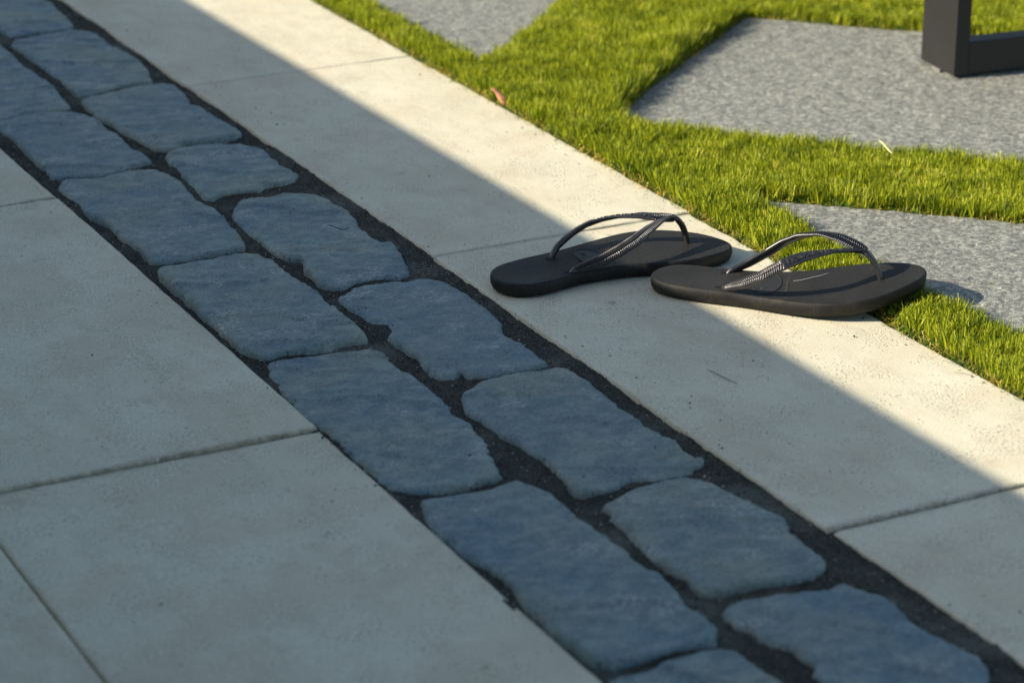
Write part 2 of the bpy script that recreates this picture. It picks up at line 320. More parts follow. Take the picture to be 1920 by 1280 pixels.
def mat_paver():
    b = NB("cream_concrete")
    streak = b.mapping(scale=(1.0, 0.35, 1.0))
    big = b.noise(5.5, 4, 0.6)
    mid = b.noise(34, 5, 0.62, vec=streak)
    fine = b.noise(620, 3, 0.7)
    col = b.ramp(big, [(0.36, (0.56, 0.530, 0.355)), (0.52, (0.618, 0.592, 0.415)), (0.66, (0.660, 0.638, 0.460))])
    col = b.mix(b.math('MULTIPLY', b.ramp(mid, [(0.49, 0.0), (0.66, 1.0)]), 0.40), col, (0.43, 0.395, 0.26))
    col = b.mix(0.38, col, b.ramp(fine, [(0.36, (0.36, 0.355, 0.27)), (0.64, (0.86, 0.86, 0.72))]))
    # scattered pores: two sizes
    p1 = b.voro(130); m1 = b.noise(30, 3)
    pore1 = b.math('MULTIPLY', b.ramp(p1, [(0.07, 1.0), (0.17, 0.0)]), b.ramp(m1, [(0.53, 0.0), (0.58, 1.0)]))
    streak2 = b.mapping(scale=(1.0, 0.5, 1.0))
    p2 = b.voro(330, vec=streak2); m2 = b.noise(14, 4)
    pore2 = b.math('MULTIPLY', b.ramp(p2, [(0.10, 1.0), (0.24, 0.0)]), b.ramp(m2, [(0.50, 0.0), (0.60, 1.0)]))
    pore = b.math('MAXIMUM', pore1, b.math('MULTIPLY', pore2, 0.75))
    col = b.mix(b.math('MULTIPLY', pore, 0.70), col, (0.16, 0.14, 0.10))
    tan_ = b.noise(10, 5, 0.65, vec=b.mapping(loc=(3.1, 1.7, 0)))
    col = b.mix(b.math('MULTIPLY', b.ramp(tan_, [(0.47, 0.0), (0.60, 1.0)]), 0.26), col, (0.53, 0.43, 0.29))
    wh = b.math('MULTIPLY', b.ramp(b.voro(85, vec=b.mapping(loc=(0.5, 0.3, 0))), [(0.05, 1.0), (0.12, 0.0)]), b.ramp(b.noise(25, 2), [(0.52, 0.0), (0.58, 1.0)]))
    col = b.mix(b.math('MULTIPLY', wh, 0.6), col, (0.85, 0.85, 0.74))
    # a few dirty smudges
    sm = b.noise(13, 6, 0.7)
    col = b.mix(b.math('MULTIPLY', b.ramp(sm, [(0.60, 0.0), (0.70, 1.0)]), 0.34), col, (0.30, 0.26, 0.185))
    # rust spot in front of the far sandal
    g = b.n.new("ShaderNodeTexGradient"); g.gradient_type = 'SPHERICAL'
    mp = b.n.new("ShaderNodeMapping"); b.l.new(b.co, mp.inputs[0]); mp.vector_type = 'TEXTURE'
    mp.inputs["Location"].default_value = (1.3076, 2.306, 0); mp.inputs["Scale"].default_value = (0.012, 0.010, 0.05)
    b.l.new(mp.outputs[0], g.inputs[0])
    rs = b.math('MULTIPLY', g.outputs["Fac"], b.ramp(b.noise(210, 3), [(0.35, 0.0), (0.6, 1.0)]), True)
    col = b.mix(b.math('MULTIPLY', rs, 0.75), col, (0.27, 0.16, 0.07))
    h = b.math('SUBTRACT', b.math('MULTIPLY', fine, 0.35), pore)
    h = b.math('ADD', h, b.math('MULTIPLY', mid, 0.9))
    nrm = b.bump(h, 0.75, 0.0006)
    at = b.n.new("ShaderNodeAttribute"); at.attribute_name = "blade"
    sep = b.n.new("ShaderNodeSeparateColor"); b.l.new(at.outputs["Color"], sep.inputs[0])
    dirt = b.math('MULTIPLY', sep.outputs[0], b.ramp(b.noise(120, 4, 0.7), [(0.32, 0.15), (0.62, 1.0)]), True)
    col = b.mix(b.math('MULTIPLY', dirt, 0.72), col, (0.17, 0.145, 0.095))
    b.pbr(col, 0.85, nrm, 0.3)
    return b.m

def mat_stone():
    b = NB("blue_grey_stone")
    oi = b.n.new("ShaderNodeObjectInfo").outputs["Random"]
    big = b.noise(9, 4, 0.6)
    st = b.mapping(scale=(0.8, 1.25, 1.0), rot=(0, 0, 1.1))
    mid = b.noise(46, 7, 0.70, vec=st, dist=0.35)
    fine = b.noise(420, 3, 0.7)
    col = b.ramp(big, [(0.40, (0.085, 0.180, 0.235)), (0.5, (0.155, 0.240, 0.220)), (0.58, (0.255, 0.285, 0.215))])
    col = b.mix(0.45, col, b.ramp(mid, [(0.42, (0.060, 0.120, 0.145)), (0.5, (0.155, 0.225, 0.220)), (0.59, (0.330, 0.400, 0.340))]))
    col = b.mix(b.math('MULTIPLY', oi, 0.38), col, b.ramp(b.math('FRACT', b.math('MULTIPLY', oi, 7.3)), [(0.0, (0.10, 0.20, 0.26)), (0.5, (0.20, 0.24, 0.22)), (1.0, (0.24, 0.31, 0.27))]))
    col = b.mix(0.28, col, b.ramp(fine, [(0.36, (0.05, 0.075, 0.08)), (0.64, (0.42, 0.47, 0.42))]))
    # pale mineral scuffs
    sc = b.math('MULTIPLY', b.ramp(b.noise(17, 3), [(0.55, 0.0), (0.63, 1.0)]), b.ramp(b.noise(330, 4, 0.75, vec=b.mapping(scale=(0.6, 1.2, 1))), [(0.50, 0.0), (0.62, 1.0)]))
    col = b.mix(b.math('MULTIPLY', sc, 0.75), col, (0.55, 0.56, 0.50))
    pit = b.math('MULTIPLY', b.ramp(b.voro(190), [(0.05, 1.0), (0.15, 0.0)]), b.ramp(b.noise(30, 3), [(0.47, 0.0), (0.56, 1.0)]))
    col = b.mix(b.math('MULTIPLY', pit, 0.85), col, (0.03, 0.035, 0.045))
    h = b.math('ADD', b.math('MULTIPLY', fine, 0.4), b.math('MULTIPLY', mid, 2.2))
    h = b.math('SUBTRACT', h, b.math('MULTIPLY', pit, 0.8))
    nrm = b.bump(h, 1.0, 0.0018)
    b.pbr(col, 0.62, nrm, 0.4)
    return b.m

def mat_grit():
    b = NB("dark_joint_grit")
    n1 = b.noise(700, 3, 0.75); n2 = b.noise(24, 4)
    col = b.ramp(n1, [(0.38, (0.008, 0.009, 0.008)), (0.5, (0.028, 0.032, 0.025)), (0.62, (0.14, 0.145, 0.11))])
    col = b.mix(b.math('MULTIPLY', b.ramp(n2, [(0.5, 0.0), (0.68, 1.0)]), 0.5), col, (0.13, 0.130, 0.105))
    col = b.mix(b.math('MULTIPLY', b.ramp(b.noise(7.5, 3), [(0.53, 0.0), (0.63, 1.0)]), 0.34), col, (0.19, 0.21, 0.18))
    b.pbr(col, 0.9, b.bump(n1, 1.0, 0.0016), 0.25)
    return b.m

def mat_grain():
    b = NB("grit_grain")
    g = b.n.new("ShaderNodeNewGeometry").outputs["Random Per Island"]
    col = b.ramp(g, [(0.0, (0.008, 0.009, 0.008)), (0.6, (0.035, 0.038, 0.030)), (0.88, (0.14, 0.14, 0.11)), (1.0, (0.48, 0.47, 0.39))])
    b.pbr(col, 0.7, None, 0.4)
    return b.m

def mat_flag():
    b = NB("grey_granite")
    st = b.mapping(scale=(1.0, 1.0, 1.0))
    n1 = b.noise(150, 4, 0.75); n2 = b.noise(480, 3, 0.7); n3 = b.noise(7, 3)
    col = b.ramp(n1, [(0.38, (0.070, 0.078, 0.075)), (0.5, (0.172, 0.188, 0.160)), (0.62, (0.395, 0.420, 0.345))])
    col = b.mix(0.4, col, b.ramp(n2, [(0.38, (0.08, 0.085, 0.083)), (0.62, (0.52, 0.53, 0.485))]))
    col = b.mix(b.math('MULTIPLY', b.ramp(n3, [(0.4, 0.0), (0.65, 1.0)]), 0.25), col, (0.15, 0.145, 0.13))
    mica_glint = b.math('MULTIPLY', b.ramp(b.voro(70), [(0.07, 1.0), (0.11, 0.0)]), b.ramp(b.noise(22, 2), [(0.60, 0.0), (0.63, 1.0)]))
    col = b.mix(mica_glint, col, (0.8, 0.78, 0.72))  # sparse mica flecks, their glint painted in as near-white colour
    cell = b.voro(240, out="Color"); sc_ = b.n.new("ShaderNodeSeparateColor"); b.l.new(cell, sc_.inputs[0])
    col = b.mix(0.46, col, b.ramp(sc_.outputs[0], [(0.0, (0.07, 0.075, 0.075)), (0.5, (0.225, 0.242, 0.205)), (1.0, (0.51, 0.54, 0.45))]))
    blot = b.noise(48, 2)
    col = b.mix(b.math('MULTIPLY', b.ramp(blot, [(0.55, 0.0), (0.70, 1.0)]), 0.45), col, (0.10, 0.102, 0.092))
    h = b.math('ADD', b.math('MULTIPLY', n1, 0.6), b.math('ADD', b.math('MULTIPLY', n2, 0.6), b.math('MULTIPLY', sc_.outputs[0], 0.25)))
    b.pbr(col, b.math('SUBTRACT', 0.75, b.math('MULTIPLY', mica_glint, 0.45)), b.bump(h, 1.0, 0.0024), 0.45)
    return b.m

def mat_grass(name, dry=False):
    b = NB(name)
    at = b.n.new("ShaderNodeAttribute"); at.attribute_name = "blade"
    sep = b.n.new("ShaderNodeSeparateColor"); b.l.new(at.outputs["Color"], sep.inputs[0])
    r = sep.outputs[0]
    if dry:
        col = b.ramp(r, [(0.0, (0.62, 0.42, 0.10)), (0.3, (0.50, 0.42, 0.08)), (0.55, (0.16, 0.24, 0.02)), (1.0, (0.03, 0.14, 0.035))])
        tr = 0.25
    else:
        col = b.ramp(r, [(0.0, (0.034, 0.078, 0.012)), (0.3, (0.135, 0.190, 0.010)), (0.62, (0.300, 0.355, 0.014)), (0.9, (0.49, 0.515, 0.030)), (1.0, (0.60, 0.57, 0.14))])
        tr = 0.20
    p = b.pbr(col, 0.50, None, 0.22)
    t = b.n.new("ShaderNodeBsdfTranslucent")
    b.l.new(b.mix(1.0, col, (1.25, 1.25, 0.6), 'MULTIPLY'), t.inputs[0])
    ms = b.n.new("ShaderNodeMixShader"); ms.inputs[0].default_value = tr
    b.l.new(p.outputs[0], ms.inputs[1]); b.l.new(t.outputs[0], ms.inputs[2]); b.l.new(ms.outputs[0], b.out.inputs[0])
    return b.m

def mat_plain(name, c, rough, bumps=None, spec=0.5, var=0.0):
    b = NB(name)
    nrm = None
    if bumps:
        nrm = b.bump(b.noise(bumps[0], 4, 0.6), bumps[1], bumps[2])
    col = c
    if var:
        n = b.noise(30, 4)
        lo = tuple(x * (1 - var) for x in c); hi = tuple(min(1, x * (1 + var)) for x in c)
        col = b.ramp(n, [(0.3, lo), (0.7, hi)])
    b.pbr(col, rough, nrm, spec)
    return b.m

def mat_sole():
    b = NB("black_rubber_footbed")
    # diamond grain: product of two rotated sine waves
    def wave(ang):
        w = b.n.new("ShaderNodeTexWave"); w.wave_type = 'BANDS'; w.bands_direction = 'X'
        b.l.new(b.mapping(rot=(0, 0, ang)), w.inputs[0]); w.inputs["Scale"].default_value = 118.0
        w.inputs["Distortion"].default_value = 0.0
        return w.outputs["Fac"]
    g = b.math('MULTIPLY', wave(0.72), wave(-0.72))
    g = b.ramp(g, [(0.05, 0.0), (0.5, 1.0)])
    geo = b.n.new("ShaderNodeNewGeometry")
    sx = b.n.new("ShaderNodeSeparateXYZ"); b.l.new(geo.outputs["Normal"], sx.inputs[0])
    up = b.ramp(sx.outputs["Z"], [(0.90, 0.0), (0.97, 1.0)])
    g = b.math('MULTIPLY', g, up)
    dust = b.noise(60, 5, 0.7); dust2 = b.noise(900, 2, 0.7)
    col = b.ramp(b.math('MULTIPLY', dust, 1.0), [(0.35, (0.0045, 0.0045, 0.0043)), (0.7, (0.010, 0.0098, 0.0089))])
    col = b.mix(b.math('MULTIPLY', b.ramp(b.voro(420), [(0.04, 1.0), (0.10, 0.0)]), b.ramp(dust, [(0.5, 0.0), (0.7, 0.6)])), col, (0.22, 0.21, 0.18))
    col = b.mix(b.math('MULTIPLY', g, 0.60), col, (0.050, 0.049, 0.044))  # relief shading put into the colour: raised grain lighter, grooves darker
    worn = b.math('MULTIPLY', b.ramp(b.noise(22, 4, 0.65), [(0.50, 0.0), (0.68, 1.0)]), b.ramp(b.noise(420, 3, 0.7), [(0.42, 0.2), (0.60, 1.0)]))
    col = b.mix(b.math('MULTIPLY', worn, 0.28), col, (0.085, 0.080, 0.066))
    h = b.math('ADD', g, b.math('MULTIPLY', dust2, 0.25))
    b.pbr(col, 0.60, b.bump(h, 1.0, 0.0021), 0.34)
    return b.m

M_PAVER = mat_paver(); M_STONE = mat_stone(); M_GRIT = mat_grit(); M_GRAIN = mat_grain(); M_FLAG = mat_flag()
M_GRASS = mat_grass("turf_blade"); M_THATCH = mat_grass("turf_thatch", True)
M_SOLE = mat_sole()
M_STRAP = mat_plain("black_strap_rubber", (0.015, 0.0153, 0.0155), 0.37, (900, 0.2, 0.0002), 0.85)
M_TURFBASE = mat_plain("turf_backing", (0.022, 0.030, 0.010), 0.95, (300, 0.8, 0.002), 0.2)
M_SOIL = mat_plain("soil", (0.09, 0.075, 0.05), 0.95, (40, 0.6, 0.01), 0.2, 0.3)
M_METAL = mat_plain("black_painted_metal", (0.011, 0.0112, 0.0112), 0.5, (260, 0.35, 0.0006), 0.5, 0.12)
M_PAD = mat_plain("grey_glide", (0.16, 0.16, 0.15), 0.6)
M_WALL = mat_plain("pale_wall_render", (0.55, 0.53, 0.48), 0.9, (120, 0.5, 0.002), 0.2, 0.06)
M_COPING = mat_plain("wall_coping_stone", (0.40, 0.39, 0.36), 0.85, (90, 0.5, 0.002), 0.2, 0.1)

# ------------------------------------------------------------------ ground
def sheet(name, x0, y0, x1, y1, z, mat):
    return mesh_py(name, [(x0, y0, z), (x1, y0, z), (x1, y1, z), (x0, y1, z)], [(0, 1, 2, 3)], mat, smooth=False)
tag(sheet("ground", -150, -150, 150, 150, -0.10, M_SOIL), kind="structure")

# ------------------------------------------------------------------ stone pavement: grit bed, slabs, cobbles
X_LEFT = 0.903; X_RIGHT = 1.203; X_GRASS = 1.530
# bed: fine where the joints show, coarse elsewhere
nx, ny = 110, 900
gx = np.linspace(0.895, 1.212, nx); gy = np.linspace(1.2, 4.35, ny)
GX, GY = np.meshgrid(gx, gy)
def bed_height(x, y):
    return -0.0036 + 0.0038 * fbm(x, y, 0.06, 3, 5) + 0.0011 * fbm(x, y, 0.006, 2, 9) - 0.0016 * np.exp(-((x - 1.196) / 0.006) ** 2)
GZ = bed_height(GX, GY)
co = np.c_[GX.ravel(), GY.ravel(), GZ.ravel()]
idx = np.arange(nx * ny).reshape(ny, nx)
q = np.stack([idx[:-1, :-1], idx[:-1, 1:], idx[1:, 1:], idx[1:, :-1]], -1).reshape(-1, 4)
# the coarse bed under everything, 6 mm lower than the lowest grit
base = np.array([(-6, -4, -0.06), (1.53, -4, -0.06), (1.53, 12, -0.06), (-6, 12, -0.06)], float)
co = np.vstack([co, base]); q = np.vstack([q, [[len(co) - 4, len(co) - 3, len(co) - 2, len(co) - 1]]])
pavement = mesh_np("stone_pavement", co, q, M_GRIT)
tag(pavement, kind="structure")

# paving slabs
def slab_grid(name, x0, x1, y0, y1, seed, fine=True, mat=M_PAVER, parent=pavement, dz=0.0, soil=1.0):
    """concrete slab as a height field whose edges are slightly worn and uneven"""
    e = [0, .0008, .0018, .0032, .0055, .009]
    st = 0.005 if fine else 0.05
    def axis(a, b):
        n = max(3, int((b - a - 0.024) / st)); m = np.linspace(a + 0.012, b - 0.012, n)
        return np.r_[[a + k for k in e], m, [b - k for k in reversed(e)]]
    ax, ay = axis(x0, x1), axis(y0, y1)
    X, Y = np.meshgrid(ax, ay)
    dl = X - x0; dr = x1 - X; db = Y - y0; dt = y1 - Y
    d = np.minimum(np.minimum(dl, dr), np.minimum(db, dt))
    chip = np.clip(fbm(X, Y, 0.018, 3, seed) + 0.15, 0, 1)
    rad = 0.0022 + 0.0035 * chip
    t = np.clip(1 - d / rad, 0, 1)
    Z = -(0.0019 + 0.0016 * chip) * (1 - np.sqrt(np.clip(1 - t * t, 0, 1)))
    Z = Z + 0.0004 * fbm(X, Y, 0.09, 3, seed + 3) + 0.00016 * vnoise(X, Y, 0.012, seed + 8) + dz
    tilt = ((seed * 37) % 11 - 5) * 0.0002
    Z = Z + tilt * (X - x0) / (x1 - x0)
    # wander of the edge line itself
    wx = 0.0010 * fbm(Y, X * 0 + seed, 0.06, 4, seed + 5) ; wy = 0.0009 * fbm(X, Y * 0 + seed, 0.05, 4, seed + 6)
    fall = np.clip(1 - d / 0.012, 0, 1)
    X2 = X + wx * fall * (np.minimum(dl, dr) < 0.012); Y2 = Y + wy * fall * (np.minimum(db, dt) < 0.012)
    ny_, nx_ = X.shape
    top = np.c_[X2.ravel(), Y2.ravel(), Z.ravel()]
    id_ = np.arange(nx_ * ny_).reshape(ny_, nx_)
    Q = np.stack([id_[:-1, :-1], id_[:-1, 1:], id_[1:, 1:], id_[1:, :-1]], -1).reshape(-1, 4)
    rim = np.r_[id_[0, :], id_[1:, -1], id_[-1, -2::-1], id_[-2:0:-1, 0]]
    vs = [top]; prev = rim; qs = [Q]; n0 = len(top)
    for zz in (-0.008, -0.045):
        low = top[rim].copy(); low[:, 2] = zz
        low[:, :2] += 0.0005 * RNG.normal(size=(len(rim), 2)) if zz > -0.02 else 0
        ids = n0 + np.arange(len(rim)); n0 += len(rim)
        vs.append(low); qs.append(np.stack([prev, ids, np.roll(ids, -1), np.roll(prev, -1)], -1)); prev = ids
    VV = np.vstack(vs); att = np.zeros((len(VV), 4)); att[:, 3] = 1
    de = np.minimum(db, dt).ravel()                      # dirt gathers along the cross joints
    att[:len(top), 0] = soil * np.exp(-(de / (0.0042 + 0.003 * vnoise(X.ravel(), Y.ravel(), 0.03, seed + 9))) ** 2)
    att[len(top):, 0] = 0.08
    return mesh_np(name, VV, np.vstack(qs), mat, parent, attr=att)

def row(x0, x1, joints, seed, gap, fine_rng=(1.2, 4.2), dxs=None):
    for i in range(len(joints) - 1):
        a, b = joints[i], joints[i + 1]
        fine = b > fine_rng[0] and a < fine_rng[1]
        dx = (dxs or {}).get(i, 0.0)
        ga, gb = (gap if abs(a - 3.274) > .01 else 0.0006), (gap if abs(b - 3.274) > .01 else 0.0006)
        slab_grid("paving_slab", x0 + dx, x1 + dx, a + ga / 2, b - gb / 2, seed + i, fine, dz=0.0006 * (((seed + i) * 7) % 5 - 2) if gb == gap and ga == gap else 0.0, soil=1.0 if gb == gap and ga == gap else 0.12)
JB = [-1.32, -0.55, 0.216, 0.977, 1.740, 2.523, 3.274, 4.04, 4.80, 5.57]
JL = [-0.92, -0.15, 0.614, 1.378, 2.143, 2.907, 3.671, 4.435, 5.20]
J2 = [-1.4, -0.6, 0.17, 0.94, 1.70 - 0.2, 2.262, 3.03, 3.79, 4.56, 5.3]
row(X_RIGHT + 0.001, X_GRASS, JB, 10, 0.0042, dxs={3: 0.002, 4: -0.0015, 5: 0.0012})
row(0.5645, X_LEFT - 0.002, JL, 30, 0.0045, dxs={3: 0.0, 4: 0.0012})
row(0.228, 0.5605, J2, 50, 0.0045, (1.2, 2.6))
row(-0.109, 0.2235, [j + 0.38 for j in JL], 70, 0.0045, (9, 9))

# cobblestones
def stone_top(seed, lift=0.0):
    def f(x, y, d):
        xr, yr = rot(x, y, 0.5)
        z = 0.0016 * fbm(x, y, 0.075, 3, seed) + 0.0017 * fbm(xr * 0.9, yr * 1.7, 0.040, 4, seed + 2, 0.6)
        led = fbm(xr * 0.5, yr * 1.4, 0.06, 2, seed + 4)
        z += 0.0022 * (np.clip((led - 0.08) / 0.05, 0, 1) - 0.5)
        z += 0.0003 * vnoise(x, y, 0.008, seed + 6)
        t = np.clip(1 - d / (0.0068 + 0.0055 * fbm(x, y, 0.03, 2, seed + 7)), 0, 1)
        z -= 0.0026 * t ** 2.2
        t2 = np.clip(1 - d / 0.0022, 0, 1)
        z -= 0.0018 * t2 ** 2
        return z + lift + 0.0022
    return f
def add_stone(P, seed, lift=0.0, grid=0.0032):
    P = poly_resample(P, 0.0022)
    N = normals2d(smooth_closed(P, 2)); s = np.arange(len(P)) * 0.0022
    w = 0.0022 * fbm(P[:, 0], P[:, 1], 0.012, 3, seed) + 0.0011 * vnoise(P[:, 0], P[:, 1], 0.006, seed + 1) + 0.0007 * vnoise(P[:, 0], P[:, 1], 0.0028, seed + 2)
    P = P + N * (w + 0.0012)[:, None]
    return build_slab("cobblestone", P, stone_top(seed, lift), M_STONE, pavement, grid, (0.0012, 0.0028, 0.0050), 0.026, -0.0015)
LIFT = {'L3': 0.0055, 'L2': 0.0005, 'R0': -0.001, 'R2': 0.001, 'L4': -0.001, 'L5': 0.002}
for i, (k, P) in enumerate(STONES.items()):
    add_stone(P, 100 + 7 * i, LIFT.get(k, 0.0))
# the rows run on past both ends of the picture
for i, (k, dy) in enumerate((('R5', -1.03), ('R6', -1.02), ('L4', -0.90), ('L3', -1.53), ('R4', 1.55), ('L2', 1.08), ('L5', 2.43), ('R7', 2.66))):
    add_stone(np.array(STONES[k]) + [0, dy], 300 + 5 * i, 0.0, 0.008)

# loose grit in the joints
def in_any_stone(x, y, grow=0.0):
    r = np.zeros(len(x), bool)
    for P in STONES.values():
        P = np.array(P)
        bb = (x > P[:, 0].min() - .01) & (x < P[:, 0].max() + .01) & (y > P[:, 1].min() - .01) & (y < P[:, 1].max() + .01)
        r[bb] |= inside(P, x[bb], y[bb])
    return r
def grains(name, x, y, z, size, parent, mat=M_GRAIN):
    """angular crumbs: squashed random octahedra"""
    n = len(x)
    base = np.array([(1, 0, 0), (0, 1, 0), (-1, 0, 0), (0, -1, 0), (0, 0, 1), (0, 0, -1)], float)
    tri = np.array([(0, 1, 4), (1, 2, 4), (2, 3, 4), (3, 0, 4), (1, 0, 5), (2, 1, 5), (3, 2, 5), (0, 3, 5)])
    V = base[None] * (1 + 0.45 * RNG.uniform(-1, 1, (n, 6, 1))) * size[:, None, None] + 0.2 * size[:, None, None] * RNG.normal(size=(n, 6, 3))
    V[:, :, 2] *= 0.75
    a = RNG.uniform(0, 6.28, n); c, s = np.cos(a)[:, None], np.sin(a)[:, None]
    X = V[:, :, 0] * c - V[:, :, 1] * s + x[:, None]; Y = V[:, :, 0] * s + V[:, :, 1] * c + y[:, None]; Z = V[:, :, 2] + z[:, None]
    co = np.stack([X, Y, Z], -1).reshape(-1, 3)
    T = (tri[None] + 6 * np.arange(n)[:, None, None]).reshape(-1, 3)
    return mesh_np(name, co, T, mat, parent, smooth=False)
n = 52000
x = RNG.uniform(0.897, 1.208, n); y = 1.35 + 2.75 * RNG.uniform(0, 1, n) ** 1.15
k = ~in_any_stone(x, y); x, y = x[k], y[k]
sz = 0.00035 + 0.0009 * RNG.random(len(x)) ** 2.2
g = grains("joint_grit", x, y, bed_height(x, y) + sz * 0.4, sz, pavement); tag(g, kind="stuff")
# crumbs swept onto the stones and slabs, thicker next to the joints
n = 620
side = RNG.random(n)
x = np.where(side < 0.4, 1.203 + np.abs(RNG.normal(0, 0.04, n)), np.where(side < 0.6, 0.90 - np.abs(RNG.normal(0, 0.05, n)), RNG.uniform(0.92, 1.17, n)))
y = RNG.uniform(1.5, 3.6, n)
x2 = np.r_[x, RNG.uniform(0.6, 0.89, 26), RNG.uniform(1.22, 1.52, 70), 1.527 - np.abs(RNG.normal(0, 0.012, 150))]
y2 = np.r_[y, RNG.uniform(1.75, 2.8, 26), RNG.uniform(1.7, 3.1, 70), RNG.uniform(1.7, 3.3, 150)]
on = (x2 > X_RIGHT) | (x2 < X_LEFT) | in_any_stone(x2, y2)
x2, y2 = x2[on], y2[on]
sz = 0.00028 + 0.0011 * RNG.random(len(x2)) ** 4
zz = np.where((x2 > X_LEFT) & (x2 < X_RIGHT), 0.003, 0.0004)
tag(grains("loose_crumbs", x2, y2, zz + sz * .3, sz, None), kind="stuff")

# ------------------------------------------------------------------ lawn of artificial turf with grey flagstones let into it
lawn = mesh_py("lawn", [(X_GRASS + 0.002, -2, -0.004), (9, -2, -0.004), (9, 12, -0.004), (X_GRASS + 0.002, 12, -0.004), (X_GRASS + 0.002, -2, -0.05), (X_GRASS + 0.002, 12, -0.05)],
               [(0, 1, 2, 3), (4, 0, 3, 5)], M_TURFBASE, smooth=False)
tag(lawn, kind="structure")
FLAGS = [
    [(1.615, 2.535), (1.665, 2.490), (1.760, 2.400), (1.860, 2.305), (1.98, 2.20), (2.12, 2.05), (2.15, 1.86), (2.05, 1.66), (1.85, 1.56), (1.66, 1.60), (1.617, 1.80), (1.612, 2.10), (1.607, 2.35)],
    [(1.628, 2.845), (1.652, 2.905), (1.74, 2.985), (1.86, 3.085), (1.98, 3.185), (2.045, 3.238), (2.10, 3.19), (2.24, 3.045), (2.40, 2.885), (2.55, 2.73), (2.50, 2.50), (2.33, 2.30), (2.16, 2.31), (1.985, 2.452), (1.88, 2.57), (1.76, 2.695)],
    [(1.592, 3.185), (1.590, 3.40), (1.592, 3.70), (1.60, 4.05), (1.80, 4.35), (2.15, 4.45), (2.36, 4.25), (2.30, 3.95), (2.06, 3.66), (1.92, 3.51), (1.78, 3.355), (1.66, 3.235)],
    [(2.62, 3.10), (2.36, 3.40), (2.22, 3.60), (2.45, 3.95), (2.90, 4.05), (3.25, 3.7), (3.1, 3.2), (2.85, 3.0)],
    [(2.30, 1.75), (2.36, 2.05), (2.62, 2.22), (3.0, 2.2), (3.15, 1.8), (2.9, 1.4), (2.5, 1.4)],
]
FLAGS = [np.array(P) for P in FLAGS]
def flag_top(seed):
    def f(x, y, d):
        z = 0.0012 * fbm(x, y, 0.12, 3, seed) + 0.0013 * fbm(x, y, 0.020, 3, seed + 3, 0.75) + 0.0006 * vnoise(x, y, 0.0075, seed + 5)
        t = np.clip(1 - d / 0.006, 0, 1)
        return z - 0.004 * t ** 2 + 0.001
    return f
for i, P in enumerate(FLAGS):
    Pr = smooth_closed(poly_resample(P, 0.006), 2)
    N = normals2d(Pr); Pr = Pr + N * (0.0018 * fbm(Pr[:, 0], Pr[:, 1], 0.03, 3, 40 + i))[:, None]
    build_slab("flagstone", Pr, flag_top(500 + 9 * i), M_FLAG, lawn, 0.0042 if i < 2 else (0.006 if i == 2 else 0.015), (0.002, 0.005), 0.03)

# near sandal geometry is needed here so that the blades under it are pressed down
NEAR = dict(o=(1.3670, 2.3245), yaw=-0.6607, bend=0.0184, roll=0.0529, s0=0.1117)
FAR = dict(o=(1.2070, 2.3890), yaw=math.radians(-1.5), bend=0.0, roll=0.0, s0=0.1)
THICK = 0.0175
def spring(sh, x, y):
    return sh['bend'] * np.clip((x - sh['s0']) / (0.28 - sh['s0']), 0, 2) ** 1.4 + sh['roll'] * y * np.clip((x - 0.05) / 0.2, 0, 1)
def to_local(sh, X, Y):
    c, s = math.cos(sh['yaw']), math.sin(sh['yaw']); dx, dy = X - sh['o'][0], Y - sh['o'][1]
    return c * dx + s * dy, -s * dx + c * dy

def turf_points(n, x0, x1, y0, y1, margin=0.0, edge=0.009):
    x = RNG.uniform(x0, x1, n); y = RNG.uniform(y0, y1, n)
    k = x > X_GRASS + edge + 0.004 * vnoise(x, y, 0.02, 77)
    for P in FLAGS:
        dp = dist_poly(P, x, y); ins = inside(P, x, y)
        k &= (~ins & (dp > ((0.0035 + 0.0045 * vnoise(x, y, 0.016, 78)) if edge > 0.005 else 0.0))) | (ins & (dp < margin))
    return x[k], y[k]
def view_mask(x, y, grow=0.06):
    az = np.arctan2(x, y); D = np.hypot(x, y)
    return (az > math.radians(15)) & (az < math.radians(38.8)) & (D > 2.15) & (D < 4.35)

